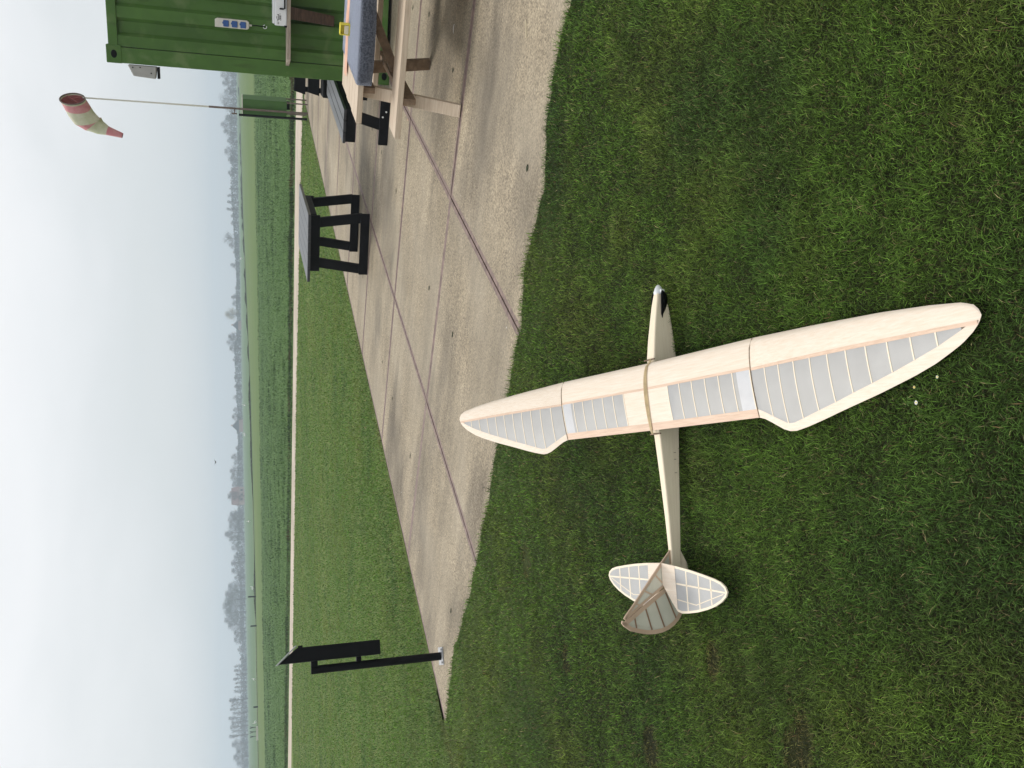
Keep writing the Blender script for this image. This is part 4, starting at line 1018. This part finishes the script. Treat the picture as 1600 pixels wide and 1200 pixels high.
mb.build('basin', 'offwhite', t)
for i, (x, lb) in enumerate(((-.62, 'forked dark stake behind the right end of the pale trough'), (0.0, 'forked dark stake behind the middle of the pale trough'), (.62, 'forked dark stake behind the left end of the pale trough'))):
    mb = MB(); mb.tube([(0, 0, 0), (.03, 0, .62), (-.10, 0, 1.08)], .045, 6); mb.tube([(.03, 0, .62), (.14, 0, 1.08)], .04, 6)
    o = mb.build('forked_stake', 'blackm'); o.location = (p.x - x, 126.6, 0); tag(o, lb, 'post')
def bird_mesh(s_):
    mb = MB(); mb.tube([(-.30 * s_, 0, .26 * s_), (-.16 * s_, 0, .24 * s_), (0, 0, .22 * s_), (.16 * s_, 0, .24 * s_), (.24 * s_, 0, .30 * s_)], [.02 * s_, .10 * s_, .15 * s_, .10 * s_, .04 * s_], 8)
    mb.tube([(.20 * s_, 0, .28 * s_), (.26 * s_, 0, .46 * s_), (.24 * s_, 0, .60 * s_), (.34 * s_, 0, .60 * s_)], [.05 * s_, .035 * s_, .05 * s_, .01 * s_], 6)
    mb.tube([(0, .04 * s_, .1 * s_), (0, .04 * s_, 0)], .012 * s_, 4); mb.tube([(0, -.04 * s_, .1 * s_), (0, -.04 * s_, 0)], .012 * s_, 4); return mb
b0 = bird_mesh(1.0).build('meadow_bird', 'birdw'); bl_ = [(391, 919, 150), (393, 1062, 150), (393, 1129, 145), (377, 404, 300), (382, 633, 260), (378, 679, 280), (386, 815, 190)]
for i, (px, py, Y) in enumerate(bl_):
    o = b0 if i == 0 else b0.copy()
    if i: COL.objects.link(o)
    p = pixd(px, py, Y); s_ = max(1, Y / 150); o.location = (p.x, Y, -.08); o.rotation_euler = (0, 0, i * 1.3); o.scale = (s_, s_, s_)
    tag(o, 'distant white bird resting on the misty meadow', 'bird', 'white birds on the far meadow')
fb = pixd(337, 722, 60); mb = MB(); mb.tube([(-.12, 0, 0), (-.04, 0, .01), (.05, 0, .01), (.10, 0, 0)], [.008, .035, .035, .006], 8)
mb.face([(-.03, .02, .01), (.05, .02, .01), (.03, .20, .07), (-.02, .20, .07)]); mb.face([(-.02, .20, .07), (.03, .20, .07), (-.05, .36, .03)]); mb.face([(-.03, -.02, .01), (-.02, -.20, .07), (.03, -.20, .07), (.05, -.02, .01)]); mb.face([(-.02, -.20, .07), (-.05, -.36, .03), (.03, -.20, .07)])
o = mb.build('flying_bird', 'birdd'); o.location = fb; o.rotation_euler = (0, 0, .8); tag(o, 'tiny dark bird flying in the grey sky', 'bird')

# ------------------------------------------------------------ far trees
def tree_proto(seed, kind_, tint):
    r = np.random.default_rng(seed); rt = empty('bare_tree', (0, 0, 0), 0, 'hazy leafless tree in the far treeline', 'tree', 'hazy trees along the horizon')
    mb = MB(); tips = []
    Ht = 1.0
    if kind_ == 'poplar': wx, z0, z1 = .16, .12, 1.0
    elif kind_ == 'lone': wx, z0, z1 = .40, .42, 1.0
    elif kind_ == 'oval': wx, z0, z1 = .42, .16, 1.0
    else: wx, z0, z1 = .50, .10, 1.0
    mb.tube([(0, 0, 0), (.01, 0, .3), (0, .01, .75)], [.024, .017, .006], 6)
    for k in range(22):
        a = r.uniform(0, 6.28); zb_ = r.uniform(z0 * .9, .7); rr = wx * r.uniform(.5, .95); zt_ = min(.97, zb_ + r.uniform(.12, .36))
        e1 = (rr * .5 * math.cos(a), rr * .5 * math.sin(a), (zb_ + zt_) / 2); e2 = (rr * math.cos(a), rr * math.sin(a), zt_)
        mb.tube([(0, 0, zb_), e1, e2], [.009, .006, .002], 4, cap=False)
    mb.build('trunk', 'bark', rt)
    n = 5200 if kind_ in ('oval', 'broad') else 2400
    # clumps
    nc = 34; cc = []
    for _ in range(nc):
        a = r.uniform(0, 6.28); q = r.uniform(.15, 1) ** .6; z = r.uniform(0, 1)
        prof = math.sin(math.pi * min(1, (.12 + .88 * z))) ** .6 if kind_ != 'poplar' else (1 - abs(z - .5)) 
        cc.append((wx * q * prof * math.cos(a) * .82, wx * q * prof * math.sin(a) * .82, z0 + (z1 - z0) * z * .93))
    cc = np.array(cc); idx = r.integers(0, nc, n); sp_ = .085 if kind_ != 'poplar' else .05
    P = cc[idx] + r.normal(0, 1, (n, 3)) * sp_ * np.array([.8, .8, .8]); P[:, 2] = np.clip(P[:, 2], z0 * .8, 1.02)
    s_ = r.uniform(.004, .012, n)
    d1 = r.normal(0, 1, (n, 3)); d1 /= np.linalg.norm(d1, axis=1)[:, None]; d2 = np.cross(d1, r.normal(0, 1, (n, 3))); d2 /= np.linalg.norm(d2, axis=1)[:, None]
    Q = np.stack([P - d1 * s_[:, None] * 1.8, P + d2 * s_[:, None] * .55, P + d1 * s_[:, None] * 1.8, P - d2 * s_[:, None] * .55], 1).reshape(-1, 3)
    cb = np.array(tint) * r.uniform(.7, 1.3, (n, 1)); cb = np.repeat(cb, 4, 0)
    o = mesh_np('crown', Q, np.arange(n * 4), np.arange(n) * 4, np.full(n, 4), cb, MT['twigs']); o.parent = rt
    return rt
GR = (.085, .075, .062); 
protos = {('oval', 0): tree_proto(1, 'oval', GR), ('oval', 1): tree_proto(2, 'oval', GR), ('broad', 0): tree_proto(3, 'broad', GR), ('broad', 1): tree_proto(4, 'broad', (.075, .08, .055)), ('poplar', 0): tree_proto(5, 'poplar', (.10, .09, .075)), ('poplar', 1): tree_proto(6, 'poplar', (.10, .09, .075)), ('lone', 0): tree_proto(7, 'lone', GR), ('yellow', 0): tree_proto(8, 'oval', (.26, .22, .08))}
used = set()
# (photo row, photo column of the top, kind)
TR = [(118, 341, 'broad'), (130, 344, 'oval'), (143, 346, 'broad'), (155, 338, 'lone'), (166, 346, 'oval'), (185, 347, 'broad'), (196, 342, 'oval'), (207, 345, 'broad'), (220, 351, 'oval'), (237, 348, 'oval'), (250, 352, 'broad'),
      (270, 353, 'oval'), (284, 356, 'poplar'), (295, 354, 'poplar'), (306, 350, 'poplar'), (316, 351, 'poplar'), (327, 348, 'poplar'), (338, 358, 'oval'), (349, 357, 'broad'), (373, 345, 'lone'), (384, 355, 'oval'), (393, 360, 'broad'), (414, 357, 'broad'), (450, 364, 'broad'), (465, 358, 'oval'), (474, 360, 'broad'),
      (491, 349, 'yellow'), (525, 354, 'oval'), (535, 352, 'broad'), (545, 356, 'oval'), (562, 361, 'broad'), (590, 365, 'oval'), (604, 363, 'oval'), (621, 361, 'lone'), (640, 362, 'oval'), (651, 360, 'oval'), (682, 369, 'broad'), (700, 366, 'oval'), (714, 359, 'oval'), (722, 363, 'broad'), (735, 357, 'oval'), (748, 358, 'broad'), (758, 361, 'oval'),
      (775, 354, 'oval'), (783, 360, 'broad'), (802, 358, 'oval'), (811, 354, 'broad'), (822, 357, 'oval'), (832, 350, 'oval'), (843, 356, 'broad'), (855, 360, 'broad'), (868, 363, 'broad'), (878, 360, 'oval'), (890, 361, 'oval'), (902, 364, 'broad'),
      (915, 356, 'oval'), (925, 351, 'oval'), (936, 349, 'broad'), (946, 348, 'oval'), (956, 349, 'broad'), (966, 350, 'oval'), (975, 356, 'oval'), (988, 364, 'oval'), (998, 365, 'oval'), (1014, 370, 'broad'), (1030, 373, 'oval')]
TR += [(1040 + i * 6.5, 363 + (i % 3), 'poplar') for i in range(7)] + [(1092 + i * 7, 356 + (i % 4), 'poplar') for i in range(9)] + [(1160, 362, 'oval'), (1170, 368, 'broad'), (1182, 364, 'oval'), (1193, 370, 'broad'), (1205, 366, 'oval')]
TR += [(100, 345, 'oval'), (85, 350, 'broad'), (1225, 362, 'oval'), (1245, 366, 'broad')]
special = {373: 'lone bare tree with a thin trunk, largest of its stretch of treeline', 491: 'pale yellow-leaved tree beside the dark farm roof', 155: 'airy bare tree just left of the container edge behind the mast', 535: None}
for i, (py, tx, kd) in enumerate(TR):
    key = (kd, i % 2) if (kd, i % 2) in protos else (kd, 0)
    hz = 361 + (py - 100) * .0209
    D_ = 560 + 60 * math.sin(i * 2.3)
    base = pixd(hz, py, D_); hgt = (hz + 4.5 - tx) / FPX * D_ * .92
    wf = {'poplar': 1.0, 'lone': 1.0, 'oval': 1.15, 'broad': 1.1, 'yellow': 1.05}[kd]
    wf *= 1 + .15 * math.sin(i * 5.1)
    if key not in used:
        o = protos[key]; used.add(key); o.location = (base.x, D_, -.1); o.rotation_euler = (0, 0, i); o.scale = (hgt * wf, hgt * wf, hgt)
    else:
        o = copy_tree(protos[key], (base.x, D_, -.1), i * 1.7, scale=(hgt * wf, hgt * wf, hgt))
    o['label'] = 'hazy leafless tree in the far treeline'; o['group'] = 'hazy trees along the horizon'
    if special.get(int(py)):
        o['label'] = special[int(py)]; del o['group']
    elif kd == 'poplar': o['label'] = 'slim hazy poplar standing in one of the far rows'; o['group'] = 'far rows of slim poplars'
# low hedges and woodland at the foot of the treeline
def far_wood():
    n = 26000; r = np.random.default_rng(3); x = r.uniform(-330, 330, n); lay = r.integers(0, 3, n); y = 600 + lay * 50 + r.normal(0, 4, n) - .05 * x
    env = 1.8 + 2.6 * vn(x, y * 0, 22, 81) + 1.4 * vn(x, y * 0, 7, 82)
    z = env * r.uniform(0, 1, n) ** .8; s_ = r.uniform(.25, .6, n)
    P = np.stack([x, y, z], 1); d1 = r.normal(0, 1, (n, 3)); d1 /= np.linalg.norm(d1, axis=1)[:, None]; d2 = np.cross(d1, r.normal(0, 1, (n, 3))); d2 /= np.linalg.norm(d2, axis=1)[:, None]
    Q = np.stack([P - d1 * s_[:, None], P + d2 * s_[:, None], P + d1 * s_[:, None], P - d2 * s_[:, None]], 1).reshape(-1, 3)
    cb = np.repeat(np.array([.06, .07, .05]) * r.uniform(.7, 1.3, (n, 1)), 4, 0)
    return mesh_np('far_woodland', Q, np.arange(n * 4), np.arange(n) * 4, np.full(n, 4), cb, MT['twigs'])
kind(far_wood(), 'stuff', 'low misty hedges and scrub along the horizon', 'woodland')
def house(px, py, Y, L_, W_, hw, hr, rm, wm, label, rz):
    p = pixd(px, py, Y); t = empty('farmhouse', (p.x, Y, -.1), rz, label, 'house')
    MB().box(-L_ / 2, L_ / 2, -W_ / 2, W_ / 2, 0, hw).build('wall', wm, t)
    e_ = .4; rf = MB().rings([[(x, -W_ / 2 - e_, hw), (x, W_ / 2 + e_, hw), (x, 0, hw + hr)] for x in (-L_ / 2 - e_, L_ / 2 + e_)]).build('roof', rm, t)
    MB().box(L_ * .25, L_ * .25 + .7, -.4, .4, hw + hr * .6, hw + hr + .8).build('chimney', wm, rf)
    for x in (-L_ * .3, 0, L_ * .3): MB().box(x - .5, x + .5, -W_ / 2 - .03, -W_ / 2 + .02, .9, 2.1).build('window', 'blackm', t)
house(372, 775, 540, 9, 8, 3, 4.2, 'roof', 'brick', 'small red-roofed farmhouse among the far trees', .3)
house(372, 665, 545, 6, 7, 2.4, 3.6, 'slate', 'brick', 'little dark gabled barn in the middle of the treeline', 1.5)
house(371, 508, 545, 5, 5, 1.8, 3.0, 'slate', 'brick', 'dark pointed farm roof beside the yellow-leaved tree', 1.4)

# ------------------------------------------------------------ haze
mb = MB(); mb.box(-1310, 1310, -14, 1390, -1.2, 34)
hz = mb.build('haze', 'white'); hm = bpy.data.materials.new('haze_air'); hm.use_nodes = True; ht = hm.node_tree; ht.nodes.clear()
pv = N(ht, 'ShaderNodeVolumePrincipled'); pv.inputs['Color'].default_value = (0.74, 0.89, 1.0, 1); pv.inputs['Density'].default_value = 0.00108; pv.inputs['Anisotropy'].default_value = 0.2
ho = N(ht, 'ShaderNodeOutputMaterial'); ht.links.new(pv.outputs[0], ho.inputs['Volume']); hz.data.materials.clear(); hz.data.materials.append(hm); kind(hz, 'stuff', 'thin pale mist over the fields', 'haze')
